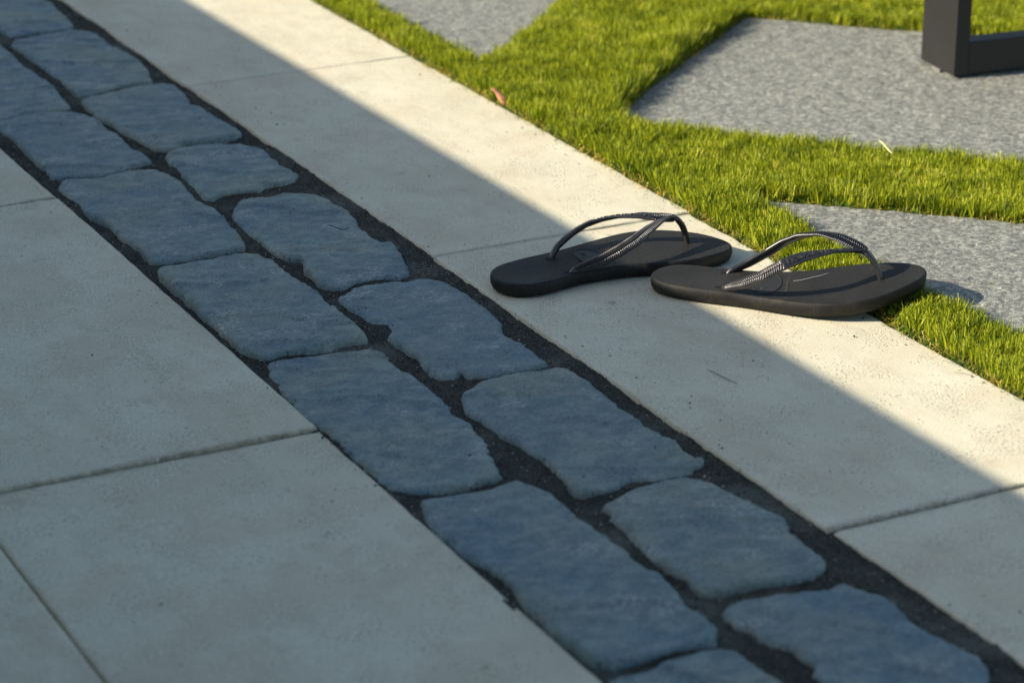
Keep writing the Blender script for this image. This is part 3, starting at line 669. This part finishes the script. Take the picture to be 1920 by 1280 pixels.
def blades(name, x, y, hmin, hmax, wmin, wmax, levels, mat, lean=0.35, curl=0.35, crimp=0.0, tuft=False):
    n = len(x)
    # edge distance and direction: blades at an edge lean over it
    ex = np.zeros(n); ey = np.zeros(n); ed = np.full(n, 1.0)
    d = x - X_GRASS; k = d < 0.012; ex[k] = -1; ed[k] = d[k]
    for P in FLAGS:
        C = P.mean(0); dp = dist_poly(P, x, y); k = (dp < 0.012) & (dp < ed)
        vx, vy = C[0] - x[k], C[1] - y[k]; L = np.hypot(vx, vy)
        ex[k] = vx / L; ey[k] = vy / L; ed[k] = dp[k]
    push = np.clip(1 - ed / 0.012, 0, 1) * (ed < 0.5)
    h = RNG.uniform(hmin, hmax, n) * (1 + 0.14 * vnoise(x, y, 0.035, 21) + 0.16 * vnoise(x, y, 0.010, 22))
    # the strip along the upper left side of the far flagstone stands proud
    ax_, ay_ = 1.62, 2.86; bx_, by_ = 2.05, 3.25; L_ = math.hypot(bx_ - ax_, by_ - ay_); nx_, ny_ = -(by_ - ay_) / L_, (bx_ - ax_) / L_
    al = ((x - ax_) * (bx_ - ax_) + (y - ay_) * (by_ - ay_)) / L_; ac = (x - ax_) * nx_ + (y - ay_) * ny_
    h = h * (1 + 0.48 * np.clip(al / 0.05, 0, 1) * np.clip((L_ + 0.03 - al) / 0.05, 0, 1) * (ac > -0.005) * np.clip((0.09 - ac) / 0.05, 0, 1))
    w = RNG.uniform(wmin, wmax, n)
    la = RNG.uniform(0, 6.283, n); lm = np.abs(RNG.normal(0, lean, n))
    # low frequency combing of the pile
    cx = 0.11 * vnoise(x, y, 0.05, 31) + 0.10 * vnoise(x, y, 0.018, 33); cy = 0.11 * vnoise(x, y, 0.05, 32) + 0.10 * vnoise(x, y, 0.018, 34)
    lx = np.cos(la) * lm + cx + ex * push * 0.30; ly = np.sin(la) * lm + cy + ey * push * 0.30
    # pressed down under the near sandal
    sx, sy = to_local(NEAR, x, y); Pn = np.array(SOLE_NEAR)
    under = inside(Pn, sx, sy); near_ = (~under) & (dist_poly(Pn, sx, sy) < 0.012)
    cap = spring(NEAR, sx, sy) - 0.0015
    h = np.where(under, np.clip(cap, 0.002, 1) * RNG.uniform(.5, .95, n), h)
    lx = np.where(under, lx * 0.6, lx); ly = np.where(under, ly * 0.6, ly)
    if near_.any():
        c = np.mean(Pn, 0); vx, vy = sx - c[0], sy - c[1]; L = np.hypot(vx, vy); vx, vy = vx / L, vy / L
        cw, sw = math.cos(NEAR['yaw']), math.sin(NEAR['yaw'])
        ox, oy = cw * vx - sw * vy, sw * vx + cw * vy
        lx = np.where(near_, lx * .4 + ox * .75, lx); ly = np.where(near_, ly * .4 + oy * .75, ly)
    if tuft:                                              # blades are bundled, as in tufted turf
        g_ = 0.0085; ix, iy = np.floor(x / g_), np.floor(y / g_)
        tx = (ix + 0.2 + 0.6 * _hash(ix, iy, 3)) * g_; ty = (iy + 0.2 + 0.6 * _hash(ix, iy, 4)) * g_
        x = x + (tx - x) * 0.55; y = y + (ty - y) * 0.55
        k = ~under
        lx = np.where(k, lx + (x - tx) / 0.0040 * 0.34 + 0.16 * (_hash(ix, iy, 5) - .5), lx)
        ly = np.where(k, ly + (y - ty) / 0.0040 * 0.34 + 0.16 * (_hash(ix, iy, 6) - .5), ly)
        h = h * np.where(k, 0.88 + 0.26 * _hash(ix, iy, 7), 1.0)
    ang = RNG.uniform(0, 3.1416, n); tw = RNG.normal(0, 0.5, n)
    ca = RNG.uniform(0, 6.283, n); cm = RNG.uniform(0, curl, n)
    t = np.linspace(0, 1, levels)[None, :]
    L = h[:, None]
    bx = lx[:, None] * t + (np.cos(ca) * cm)[:, None] * t ** 2.2
    by = ly[:, None] * t + (np.sin(ca) * cm)[:, None] * t ** 2.2
    norm = 1 / np.sqrt(1 + (bx[:, -1:] ** 2 + by[:, -1:] ** 2) * 0.8)
    cxm = x[:, None] + bx * L * norm; cym = y[:, None] + by * L * norm; cz = -0.004 + t * L * norm
    if crimp:
        cxm = cxm + RNG.normal(0, crimp, cxm.shape) * (t > 0); cym = cym + RNG.normal(0, crimp, cym.shape) * (t > 0)
        cz = np.maximum(cz + RNG.normal(0, crimp * .7, cz.shape) * (t > 0), -0.003)
    prof = np.interp(t, [0, .5, .85, 1], [0.8, 1.0, 0.85, 0.35]) * w[:, None] / 2
    a = ang[:, None] + tw[:, None] * t
    sxx, syy = np.cos(a) * prof, np.sin(a) * prof
    A = np.stack([cxm - sxx, cym - syy, cz], -1); B = np.stack([cxm + sxx, cym + syy, cz], -1)
    co = np.stack([A, B], 2).reshape(n, levels * 2, 3)
    r = np.clip(RNG.random(n) * 0.85 + 0.08 + 0.14 * vnoise(x, y, 0.03, 55) + 0.10 * vnoise(x, y, 0.009, 56), 0, 1)
    att = np.zeros((n, levels * 2, 4)); att[:, :, 0] = r[:, None]; att[:, :, 1] = np.repeat(t, 2, 1); att[:, :, 3] = 1
    qd = np.array([(2 * i, 2 * i + 1, 2 * i + 3, 2 * i + 2) for i in range(levels - 1)])
    Q = (qd[None] + (levels * 2) * np.arange(n)[:, None, None]).reshape(-1, 4)
    return mesh_np(name, co.reshape(-1, 3), Q, mat, lawn, smooth=True, attr=att.reshape(-1, 4))

x, y = turf_points(1350000, 1.53, 2.75, 1.65, 3.95)
vm = view_mask(x, y); x, y = x[vm], y[vm]
keep = RNG.random(len(x)) < np.clip(1.25 - 0.22 * (y - 2.3), 0.55, 1.0)
x, y = x[keep], y[keep]
if len(x) > 470000:
    s = RNG.permutation(len(x))[:470000]; x, y = x[s], y[s]
print("blades", len(x))
tag(blades("grass", x, y, 0.0150, 0.0240, 0.0008, 0.0013, 3, M_GRASS, 0.20, 0.36, tuft=True), kind="stuff")
x, y = turf_points(160000, 1.53, 3.3, 1.1, 4.7)
vm = ~view_mask(x, y); x, y = x[vm], y[vm]
tag(blades("grass", x, y, 0.019, 0.029, 0.0028, 0.0042, 3, M_GRASS, 0.26, 0.35), kind="stuff")
# curly thatch at the roots, showing along every edge
x, y = turf_points(420000, 1.53, 2.6, 1.7, 3.8, 0.003, 0.002)
vm = view_mask(x, y); x, y = x[vm], y[vm]
ed = x - X_GRASS
for P in FLAGS: ed = np.minimum(ed, dist_poly(P, x, y))
k = RNG.random(len(x)) < np.where(ed < 0.016, 0.85, 0.07); x, y = x[k], y[k]
n = 900; x = np.r_[x, 1.533 - np.abs(RNG.normal(0, 0.0060, n))]; y = np.r_[y, RNG.uniform(1.75, 3.6, n)]
print("thatch", len(x))
tag(blades("turf_thatch", x, y, 0.005, 0.012, 0.0006, 0.0011, 6, M_THATCH, 0.7, 0.8, crimp=0.0018), kind="stuff")

# ------------------------------------------------------------------ low wall that throws the shade over the pavement
wall = empty("garden_wall", (-0.191, 2.0, 0))
wall.rotation_euler = (0, 0, 0.0146)
tag(wall, "low pale rendered garden wall at the left edge of the paving", "wall")
box("wall_body", (-0.125, 0.8, 0.37), (0.19, 13.0, 0.86), M_WALL, wall, 0.004)
box("coping", (-0.120, 0.8, 0.825), (0.24, 13.0, 0.05), M_COPING, wall, 0.002)

# ------------------------------------------------------------------ metal frame standing on the far flagstone
def make_frame():
    t = empty("patio_table", (2.122, 2.832, 0.002), math.radians(-7))
    tag(t, "black square tube metal leg frame standing on grey flagstone in the lawn", "outdoor furniture")
    W, D, H = 0.022, 0.092, 0.62
    box("leg", (W / 2, D / 2, H / 2 + 0.003), (W, D, H), M_METAL, t, 0.0015)
    box("leg", (0.70 - W / 2, D / 2, H / 2 + 0.003), (W, D, H), M_METAL, t, 0.0015)
    box("bottom_rail", (0.35, 0.0015 + 0.015, 0.003 + 0.0225), (0.70 - 2 * W - 0.001, 0.030, 0.045), M_METAL, t, 0.0015)
    box("top_rail", (0.35, D / 2, H + 0.003 - 0.0225), (0.70 - 2 * W - 0.001, D - 0.004, 0.045), M_METAL, t, 0.0015)
    box("tabletop", (0.35, 0.45, H + 0.018), (0.86, 1.10, 0.028), M_METAL, t, 0.002)
    box("leg", (W / 2, 0.86, H / 2 + 0.003), (W, D, H), M_METAL, t, 0.0015)
    box("leg", (0.70 - W / 2, 0.86, H / 2 + 0.003), (W, D, H), M_METAL, t, 0.0015)
    box("foot_pad", (W / 2, D * 0.5, 0.0015), (W + 0.004, 0.022, 0.004), M_PAD, t, 0.001)
make_frame()

# ------------------------------------------------------------------ flip flops
def place(sh, x, y, z):
    c, s = math.cos(sh['yaw']), math.sin(sh['yaw'])
    return (x, y, z + float(spring(sh, x, y)))

def catmull(P, n):
    P = np.asarray(P, float); d = np.r_[0, np.cumsum(np.linalg.norm(np.diff(P, axis=0), axis=1))]; t = np.linspace(0, d[-1], n)
    out = np.zeros((n, P.shape[1]))
    # natural smoothing: interpolate then relax
    for k in range(P.shape[1]): out[:, k] = np.interp(t, d, P[:, k])
    w = max(3, n // (2 * len(P)))
    for _ in range(w * 2):
        out[1:-1] = 0.25 * out[:-2] + 0.5 * out[1:-1] + 0.25 * out[2:]
    d = np.r_[0, np.cumsum(np.linalg.norm(np.diff(out, axis=0), axis=1))]; t = np.linspace(0, d[-1], n)
    return np.c_[tuple(np.interp(t, d, out[:, k]) for k in range(P.shape[1]))], d[-1]

def ribbon_frames(path, up):
    T = np.gradient(path, axis=0); T /= np.linalg.norm(T, axis=1)[:, None]
    Nn = up - (up * T).sum(1)[:, None] * T; Nn /= np.linalg.norm(Nn, axis=1)[:, None]
    B = np.cross(T, Nn)
    return T, Nn, B

def sweep_ribbon(name, path, up, width, thick, relief, mat, parent, nc=21):
    """closed ribbon: finely gridded outer face with relief, plain rounded back"""
    T, Nn, B = ribbon_frames(path, up); n = len(path)
    u = np.linspace(-1, 1, nc)
    rows = []
    for i in range(n):
        w, th = width[i] / 2, thick[i]
        bulge = th * 0.5 * np.sqrt(np.clip(1 - np.abs(u) ** 3.0, 0, 1))
        h = bulge + relief[i] * (np.abs(u) < 0.93)
        topv = path[i] + B[i] * (u * w)[:, None] + Nn[i] * h[:, None]
        ub = u[1:-1][::-1]
        hb = -th * 0.5 * np.sqrt(np.clip(1 - np.abs(ub) ** 2.4, 0, 1))
        botv = path[i] + B[i] * (ub * w)[:, None] + Nn[i] * hb[:, None]
        rows.append(np.vstack([topv, botv]))
    m = len(rows[0]); co = np.vstack(rows)
    id_ = np.arange(n * m).reshape(n, m); nx_ = np.roll(id_, -1, 1)
    Q = np.stack([id_[:-1], nx_[:-1], nx_[1:], id_[1:]], -1).reshape(-1, 4)
    cs = co[id_[0]].mean(0); ce = co[id_[-1]].mean(0)
    o = mesh_np(name, co, Q, mat, parent)
    bm = bmesh.new(); bm.from_mesh(o.data)
    bmesh.ops.holes_fill(bm, edges=[e for e in bm.edges if e.is_boundary], sides=0)
    bmesh.ops.recalc_face_normals(bm, faces=bm.faces); bm.to_mesh(o.data); bm.free()
    return o, (T, Nn, B)

def relief_rows(path_len, n, nc, a, b, pitch=0.0025, amp=0.0009):
    """herringbone between fractions a and b of the strap"""
    s = np.linspace(0, path_len, n)[:, None]; u = np.linspace(-1, 1, nc)[None, :]
    ph = (s + np.abs(u) * 0.0030 + (u > 0) * pitch * 0.5) / pitch * 2 * math.pi
    r = amp * np.clip(np.sin(ph) * 1.6, -1, 1) * np.clip((0.93 - np.abs(u)) / 0.1, 0, 1)
    r = r - amp * 1.2 * np.exp(-(u / 0.06) ** 2)
    f = s / path_len
    m = np.clip((f - a) / 0.03, 0, 1) * np.clip((b - f) / 0.015, 0, 1)
    return r * m

def text_mesh(body, size, extrude, res=3):
    cu = bpy.data.curves.new("lettering", 'FONT'); cu.body = body; cu.size = size; cu.extrude = extrude; cu.resolution_u = res
    cu.align_x = 'LEFT'; cu.align_y = 'CENTER'; cu.space_character = 1.02
    ob = bpy.data.objects.new("lettering", cu); COL.objects.link(ob)
    dg = bpy.context.evaluated_depsgraph_get(); me = bpy.data.meshes.new_from_object(ob.evaluated_get(dg))
    bpy.data.objects.remove(ob)
    return me

def make_flip_flop(sh, outline, straps, post, text_strap, label, emblem_c):
    t = empty("flip_flop", (sh['o'][0], sh['o'][1], 0.0), sh['yaw'])
    tag(t, label, "flip flop", "pair of black flip flops")
    # --- sole
    P = smooth_closed(poly_resample(np.array(outline), 0.0028), 2)
    V, F, loop = fill_outline(P, 0.0035, (0.0008, 0.0018, 0.0032, 0.006), 0.1)
    Pc = V[loop]; d = dist_poly(Pc, V[:, 0], V[:, 1]); d[loop] = 0
    R = 0.0022
    tt = np.clip(1 - d / R, 0, 1)
    z = THICK - R * (1 - np.sqrt(np.clip(1 - tt * tt, 0, 1))) * 0.9
    z -= 0.0016 * np.exp(-((V[:, 0] - 0.045) / 0.035) ** 2 - (V[:, 1] / 0.022) ** 2)          # worn heel cup
    z -= 0.0010 * np.exp(-((V[:, 0] - 0.195) / 0.035) ** 2 - (V[:, 1] / 0.03) ** 2)
    z += spring(sh, V[:, 0], V[:, 1])
    verts = [list(v) for v in np.c_[V, z]]; faces = F; N = normals2d(Pc); prev = loop; n = len(loop)
    for dd, ins in ((-0.0035, -0.0004), (-0.008, 0.0002), (-0.0125, 0.0022), (-0.0139, 0.0050)):
        ids = []
        for i, v in enumerate(loop):
            ids.append(len(verts))
            xx, yy = V[v, 0] - N[i, 0] * ins, V[v, 1] - N[i, 1] * ins
            verts.append([xx, yy, THICK - R * 0.9 + dd + float(spring(sh, V[v, 0], V[v, 1])) * (1.0)])
        for i in range(n):
            j = (i + 1) % n; faces.append([prev[i], ids[i], ids[j], prev[j]])
        prev = ids
    faces.append(list(reversed(prev)))
    zmin = min(v[2] for v in verts)
    for v in verts:
        if v[2] < 0.0008: v[2] = 0.0008
    sole = mesh_py("sole", verts, faces, M_SOLE, t)
    # --- oval emblem pressed into the footbed, lying across it
    def surf(x, y): return THICK + float(spring(sh, x, y)) - 0.0016 * math.exp(-((x - 0.045) / 0.035) ** 2 - (y / 0.022) ** 2)
    ex, ey, ea, eb, erot = emblem_c
    vs = []; fs = []
    ns = 72
    prof = [(1.00, -0.0006), (0.985, 0.0007), (0.955, 0.0009), (0.93, 0.0002), (0.90, -0.0004)]
    for i in range(ns):
        a = 2 * math.pi * i / ns
        for k, h in prof:
            px, py = ea * k * math.cos(a), eb * k * math.sin(a)
            x_, y_ = ex + px * math.cos(erot) - py * math.sin(erot), ey + px * math.sin(erot) + py * math.cos(erot)
            vs.append((x_, y_, surf(x_, y_) + h))
    m = len(prof)
    for i in range(ns):
        j = (i + 1) % ns
        for k in range(m - 1): fs.append((i * m + k, j * m + k, j * m + k + 1, i * m + k + 1))
    plate = len(vs)
    for i in range(ns):
        a = 2 * math.pi * i / ns; px, py = ea * .93 * math.cos(a), eb * .93 * math.sin(a)
        x_, y_ = ex + px * math.cos(erot) - py * math.sin(erot), ey + px * math.sin(erot) + py * math.cos(erot)
        vs.append((x_, y_, surf(x_, y_) + 0.0003))
    vs.append((ex, ey, surf(ex, ey) + 0.0004)); cidx = len(vs) - 1
    for i in range(ns): fs.append((plate + i, plate + (i + 1) % ns, cidx))
    emb = mesh_py("emblem", vs, fs, M_STRAP_DULL, sole)
    # letters on the emblem
    me = text_mesh("ec", 0.011, 0.0002)
    for v in me.vertices:
        px, py = v.co.x - 0.006 + 0.0, v.co.y
        side = -1 if ey < 0 else 1
        # text runs across the footbed
        lx_, ly_ = ex - 0.004 - py * 0.9, ey + side * 0.013 + px
        v.co = (lx_, ly_, surf(lx_, ly_) + 0.0006 + v.co.z)
    link_mesh("lettering", me, M_WORN, sole, False)
    # row of small worn raised marks in front of the emblem
    vs = []; fs = []
    rr = random.Random(5)
    for i in range(13):
        yy = ey - 0.024 + i * 0.0038; xx = ex + eb * 1.0 + 0.006 + rr.uniform(-.0004, .0004); w_, l_ = rr.choice((0.0004, 0.0009, 0.0012)), rr.uniform(.0008, .0016)
        b0 = len(vs); zt = surf(xx, yy) + 0.0006
        for (sx_, sy_) in ((-l_, -w_), (l_, -w_), (l_, w_), (-l_, w_)): vs.append((xx + sx_, yy + sy_, zt - 0.0008)); 
        for (sx_, sy_) in ((-l_, -w_), (l_, -w_), (l_, w_), (-l_, w_)): vs.append((xx + sx_ * .8, yy + sy_ * .8, zt))
        fs += [(b0 + 4, b0 + 5, b0 + 6, b0 + 7)] + [(b0 + i_, b0 + (i_ + 1) % 4, b0 + 4 + (i_ + 1) % 4, b0 + 4 + i_) for i_ in range(4)]
    mesh_py("raised_mark", vs, fs, M_WORN, sole, False)
    # --- straps
    NCV = 25
    for si, pts in enumerate(straps):
        pts = np.array([(p[0], p[1], p[2] + THICK + float(spring(sh, p[0], p[1]))) for p in pts])
        lat = 1.0 if pts[2, 1] > post[-1][1] else -1.0
        n = 300
        path, L = catmull(pts, n)
        f = np.linspace(0, 1, n)
        # radians from straight up: outwards at the plug, twisting over to face inwards at the junction
        tilt = np.interp(f, [0, 0.12, 0.35, 0.58, 0.8, 1.0], [1.05, 1.0, 0.82, 0.38, -0.30, -0.72])
        up = np.c_[0.12 * np.ones(n) * (f > .5), lat * np.sin(tilt), np.cos(tilt)]
        width = np.interp(f, [0, 0.05, 0.2, 0.5, 0.8, 0.95, 1], [0.0062, 0.0086, 0.0122, 0.0142, 0.0142, 0.0124, 0.0098])
        thick = np.interp(f, [0, 0.3, 0.7, 1], [0.0056, 0.0054, 0.0042, 0.0042])
        has_text = si == text_strap
        if has_text:
            rel = relief_rows(L, n, NCV, 0.04, 0.47) + relief_rows(L, n, NCV, 0.84, 1.0)
            f_ = f[:, None]; u_ = np.linspace(-1, 1, NCV)[None, :]
            rel = rel - 0.0005 * (np.clip((f_ - 0.475) / 0.01, 0, 1) * np.clip((0.835 - f_) / 0.01, 0, 1)) * np.clip((0.86 - np.abs(u_)) / 0.08, 0, 1)
        else:
            rel = relief_rows(L, n, NCV, 0.04, 1.02)
        o, (T, Nn, B) = sweep_ribbon("strap", path, up, width, thick, rel, M_STRAP, t, NCV)
        if has_text:
            me = text_mesh("havaianas", 0.0100, 0.0005)
            xs = [v.co.x for v in me.vertices]; x0_, x1_ = min(xs), max(xs)
            fa, fb = 0.490, 0.822
            for v in me.vertices:
                ff = fa + (v.co.x - x0_) / (x1_ - x0_) * (fb - fa)
                k = min(n - 1, max(0, ff * (n - 1))); k0 = int(k); k1 = min(n - 1, k0 + 1); r_ = k - k0
                c = path[k0] * (1 - r_) + path[k1] * r_; nn = Nn[k0]; bb = B[k0]
                w_ = float(np.clip(v.co.y * 1.0, -0.0055, 0.0055))
                # letters read from the outer side with the tops towards the toes' inner side
                sgn = -1.0
                p_ = c + bb * w_ * sgn + nn * (thick[k0] * 0.5 * math.sqrt(max(0, 1 - abs(w_ / (width[k0] / 2)) ** 3)) + v.co.z + 0.0000)
                v.co = p_
            link_mesh("lettering", me, M_WORN_STRAP, o, False)
            bm = bmesh.new(); bm.from_mesh(me); bmesh.ops.recalc_face_normals(bm, faces=bm.faces); bm.to_mesh(me); bm.free()
    # --- toe post
    pts = np.array([(p[0], p[1], p[2] + THICK + float(spring(sh, p[0], p[1]))) for p in post])
    n = 60
    path, L = catmull(pts, n)
    f = np.linspace(0, 1, n)
    up = np.c_[np.interp(f, [0, .3, 1], [0.15, 0.9, 1.0]), np.zeros(n), np.interp(f, [0, .3, 1], [1.0, 0.7, 0.15])]
    width = np.interp(f, [0, 0.15, 0.35, 0.6, 1], [0.0130, 0.0145, 0.0115, 0.0082, 0.0074])
    thick = np.interp(f, [0, 0.2, 0.5, 1], [0.0052, 0.0060, 0.0062, 0.0060])
    sweep_ribbon("toe_post", path, up, width, thick, np.zeros((n, 13)), M_STRAP, t, 13)
    # holes where the straps enter the footbed
    for si, pts in enumerate(straps):
        hx, hy = pts[0][0] - 0.0035, pts[0][1]
        bm = bmesh.new(); bmesh.ops.create_circle(bm, cap_ends=True, segments=20, radius=0.0042)
        for v in bm.verts: v.co = Vector((hx + v.co.x * 0.9, hy + v.co.y * 0.75, surf(hx, hy) + 0.0003))
        me = bpy.data.meshes.new("strap_hole"); bm.to_mesh(me); bm.free(); link_mesh("strap_hole", me, M_HOLE, sole, False)
    return t

M_STRAP_DULL = mat_plain("emblem_rubber", (0.022, 0.023, 0.023), 0.5, (500, 0.2, 0.0003), 0.4)
M_WORN = mat_plain("worn_rubber_relief", (0.05, 0.05, 0.045), 0.6, None, 0.4)
M_WORN_STRAP = mat_plain("strap_lettering_rubber", (0.040, 0.041, 0.042), 0.28, None, 0.5)
M_HOLE = mat_plain("strap_socket", (0.006, 0.006, 0.006), 0.7, None, 0.3)

# straps as (along, across, height above footbed) from the side plug to the toe junction
far_lat = [(0.0835, .0285, -0.004), (0.0865, .030, 0.002), (0.0945, .034, 0.0095), (0.106, .040, 0.0135), (0.121, .046, 0.0186), (0.1385, .050, 0.0235), (0.1555, .047, 0.0275), (0.172, .0395, 0.031), (0.1906, .026, 0.0335), (0.2071, .014, 0.0325), (0.2225, .0085, 0.0310)]
far_med = [(0.083, -.0185, -0.004), (0.087, -.0200, 0.001), (0.1001, -.024, 0.0055), (0.117, -.028, 0.0112), (0.1366, -.027, 0.0175), (0.1595, -.020, 0.0232), (0.1821, -.008, 0.0285), (0.2005, .002, 0.0312), (0.2131, .007, 0.0322), (0.2225, .009, 0.0310)]
far_post = [(0.2205, .0100, 0.0312), (0.2267, .0100, 0.0300), (0.2335, .0095, 0.0215), (0.2375, .009, 0.0120), (0.2405, .009, 0.0010), (0.241, .009, -0.004)]
near_med = [(0.0755, .0160, -0.004), (0.0795, .0180, 0.0005), (0.0954, .026, 0.0065), (0.117, .032, 0.0185), (0.1335, .031, 0.0300), (0.1504, .026, 0.0386), (0.1732, .018, 0.0440), (0.1932, .010, 0.0415), (0.2106, .003, 0.0348), (0.2215, -.001, 0.0290)]
near_lat = [(0.0755, -.0300, -0.004), (0.0795, -.0330, 0.000), (0.088, -.043, 0.0075), (0.1005, -.052, 0.0148), (0.1201, -.0585, 0.0264), (0.1386, -.056, 0.0373), (0.1514, -.048, 0.0406), (0.1667, -.036, 0.0411), (0.1874, -.020, 0.0384), (0.2086, -.007, 0.0329), (0.2215, -.001, 0.0285)]
near_post = [(0.2190, -.0010, 0.0298), (0.2240, -.0020, 0.0260), (0.2310, -.0040, 0.0175), (0.2355, -.0060, 0.0085), (0.2380, -.0070, 0.0010), (0.239, -.007, -0.004)]
make_flip_flop(FAR, SOLE_FAR, [far_lat, far_med], far_post, 0, "far black rubber flip flop with its heel in shade and nothing under its toe", (0.124, 0.012, 0.0285, 0.0150, math.pi / 2))
make_flip_flop(NEAR, SOLE_NEAR, [near_med, near_lat], near_post, 1, "near black rubber flip flop in the sun, its toe propped on the turf", (0.121, -0.0115, 0.0290, 0.0155, math.pi / 2))

# ------------------------------------------------------------------ small litter
def strand(name, pts, w, mat, flat=0.35, parent=None, n=24, taper=True):
    path, L = catmull(np.array(pts, float), n)
    up = np.tile(np.array([0.05, 0.02, 1.0]), (n, 1))
    f = np.linspace(0, 1, n)
    width = w * (np.sqrt(np.clip(1 - (2 * f - 1) ** 4, 0.03, 1)) if taper else np.ones(n))
    o, _ = sweep_ribbon(name, path, up, width, width * flat, np.zeros((n, 5)), mat, parent, 5)
    return o
M_STRAW = mat_plain("dry_blade", (0.10, 0.11, 0.045), 0.6, None, 0.3)
M_PALE = mat_plain("pale_blade", (0.62, 0.63, 0.28), 0.5, None, 0.4)
M_HAIR = mat_plain("dark_fibre", (0.012, 0.014, 0.016), 0.7, None, 0.3)
M_WHITE = mat_plain("white_fibre", (0.55, 0.55, 0.55), 0.6, None, 0.3)
M_LEAF = mat_plain("dead_leaf", (0.50, 0.235, 0.135), 0.6, (150, 0.5, 0.001), 0.3, 0.25)
tag(strand("dry_grass_blade", [(1.2969, 2.0998, 0.0016), (1.2985, 2.090, 0.0020), (1.3005, 2.072, 0.0022), (1.3049, 2.054, 0.0014)], 0.0014, M_STRAW),
    "single dry green blade lying on the shaded cream border slab", "grass blade")
tag(strand("pale_grass_blade", [(1.8335, 2.588, 0.0255), (1.829, 2.574, 0.0268), (1.823, 2.556, 0.0262), (1.8200, 2.540, 0.0235)], 0.0032, M_PALE),
    "pale bleached blade lying loose on top of the green turf", "grass blade")
tag(strand("curled_fibre", [(1.1365, 2.6583, 0.0052), (1.1400, 2.648, 0.0058), (1.1418, 2.640, 0.0056), (1.1450, 2.634, 0.0055), (1.1468, 2.6326, 0.0058), (1.150, 2.634, 0.0058), (1.1530, 2.640, 0.0060)], 0.0010, M_HAIR, 0.8),
    "thin dark curled fibre lying on a blue grey cobblestone", "twig")
cw, sw = math.cos(NEAR['yaw']), math.sin(NEAR['yaw'])
def near_world(x, y, h):
    return (NEAR['o'][0] + cw * x - sw * y, NEAR['o'][1] + sw * x + cw * y, THICK + float(spring(NEAR, x, y)) + h)
tag(strand("white_thread", [near_world(0.1474, -0.0049, 0.0006), near_world(0.158, -0.0020, 0.0008), near_world(0.167, 0.005, 0.0008), near_world(0.174, 0.0075, 0.0008), near_world(0.1835, 0.0166, 0.0006)], 0.00055, M_WHITE, 0.8),
    "short white thread lying on the footbed of the sunlit flip flop", "thread")
tag(strand("thin_straw", [(1.403, 2.500, 0.0012), (1.412, 2.486, 0.0016), (1.420, 2.470, 0.0016), (1.425, 2.455, 0.0012)], 0.0008, M_STRAW),
    "hair thin straw on the sunlit slab behind the far flip flop", "straw")
tag(strand("green_straw", [(1.516, 2.005, 0.0014), (1.524, 2.000, 0.0030), (1.534, 1.994, 0.0040), (1.546, 1.992, 0.0030)], 0.0009, M_STRAW),
    "loose green turf fibre lying over the slab edge below the near flip flop", "grass fibre")
tag(strand("turf_fibre", [(1.5085, 1.985, 0.0012), (1.514, 1.978, 0.0018), (1.520, 1.970, 0.0012)], 0.0007, M_STRAW),
    "short loose turf fibre on the sunlit slab just before the grass edge", "grass fibre")

# curled dead leaf at the turf edge
vs = []; fs = []; nu, nv = 15, 9
for i in range(nu):
    s = i / (nu - 1)
    half = 0.0064 * math.sin(math.pi * min(1, max(0, 0.16 + 0.76 * s))) ** 0.55 * (1.12 - 0.25 * s)
    cx_ = 1.5345 - 0.0125 * s + 0.0035 * math.sin(s * 3.1); cy_ = 2.9985 + 0.010 * s; cz_ = 0.0012 + 0.0215 * s
    for j in range(nv):
        v = (j / (nv - 1)) * 2 - 1
        curl = 0.0026 * v * v
        vs.append((cx_ + v * half * 0.86 + curl * 0.45, cy_ - v * half * 0.50 + curl * 0.85, cz_ + 0.0018 * v * (1 - s) * -1 + 0.0005 * math.sin(9 * s + 4 * v)))
for i in range(nu - 1):
    for j in range(nv - 1):
        a = i * nv + j; fs.append((a, a + 1, a + nv + 1, a + nv))
leaf = mesh_py("dead_leaf", vs, fs, M_LEAF)
md = leaf.modifiers.new("thickness", 'SOLIDIFY'); md.thickness = 0.0006
tag(leaf, "small reddish brown dead leaf standing against the edge of the turf", "leaf")
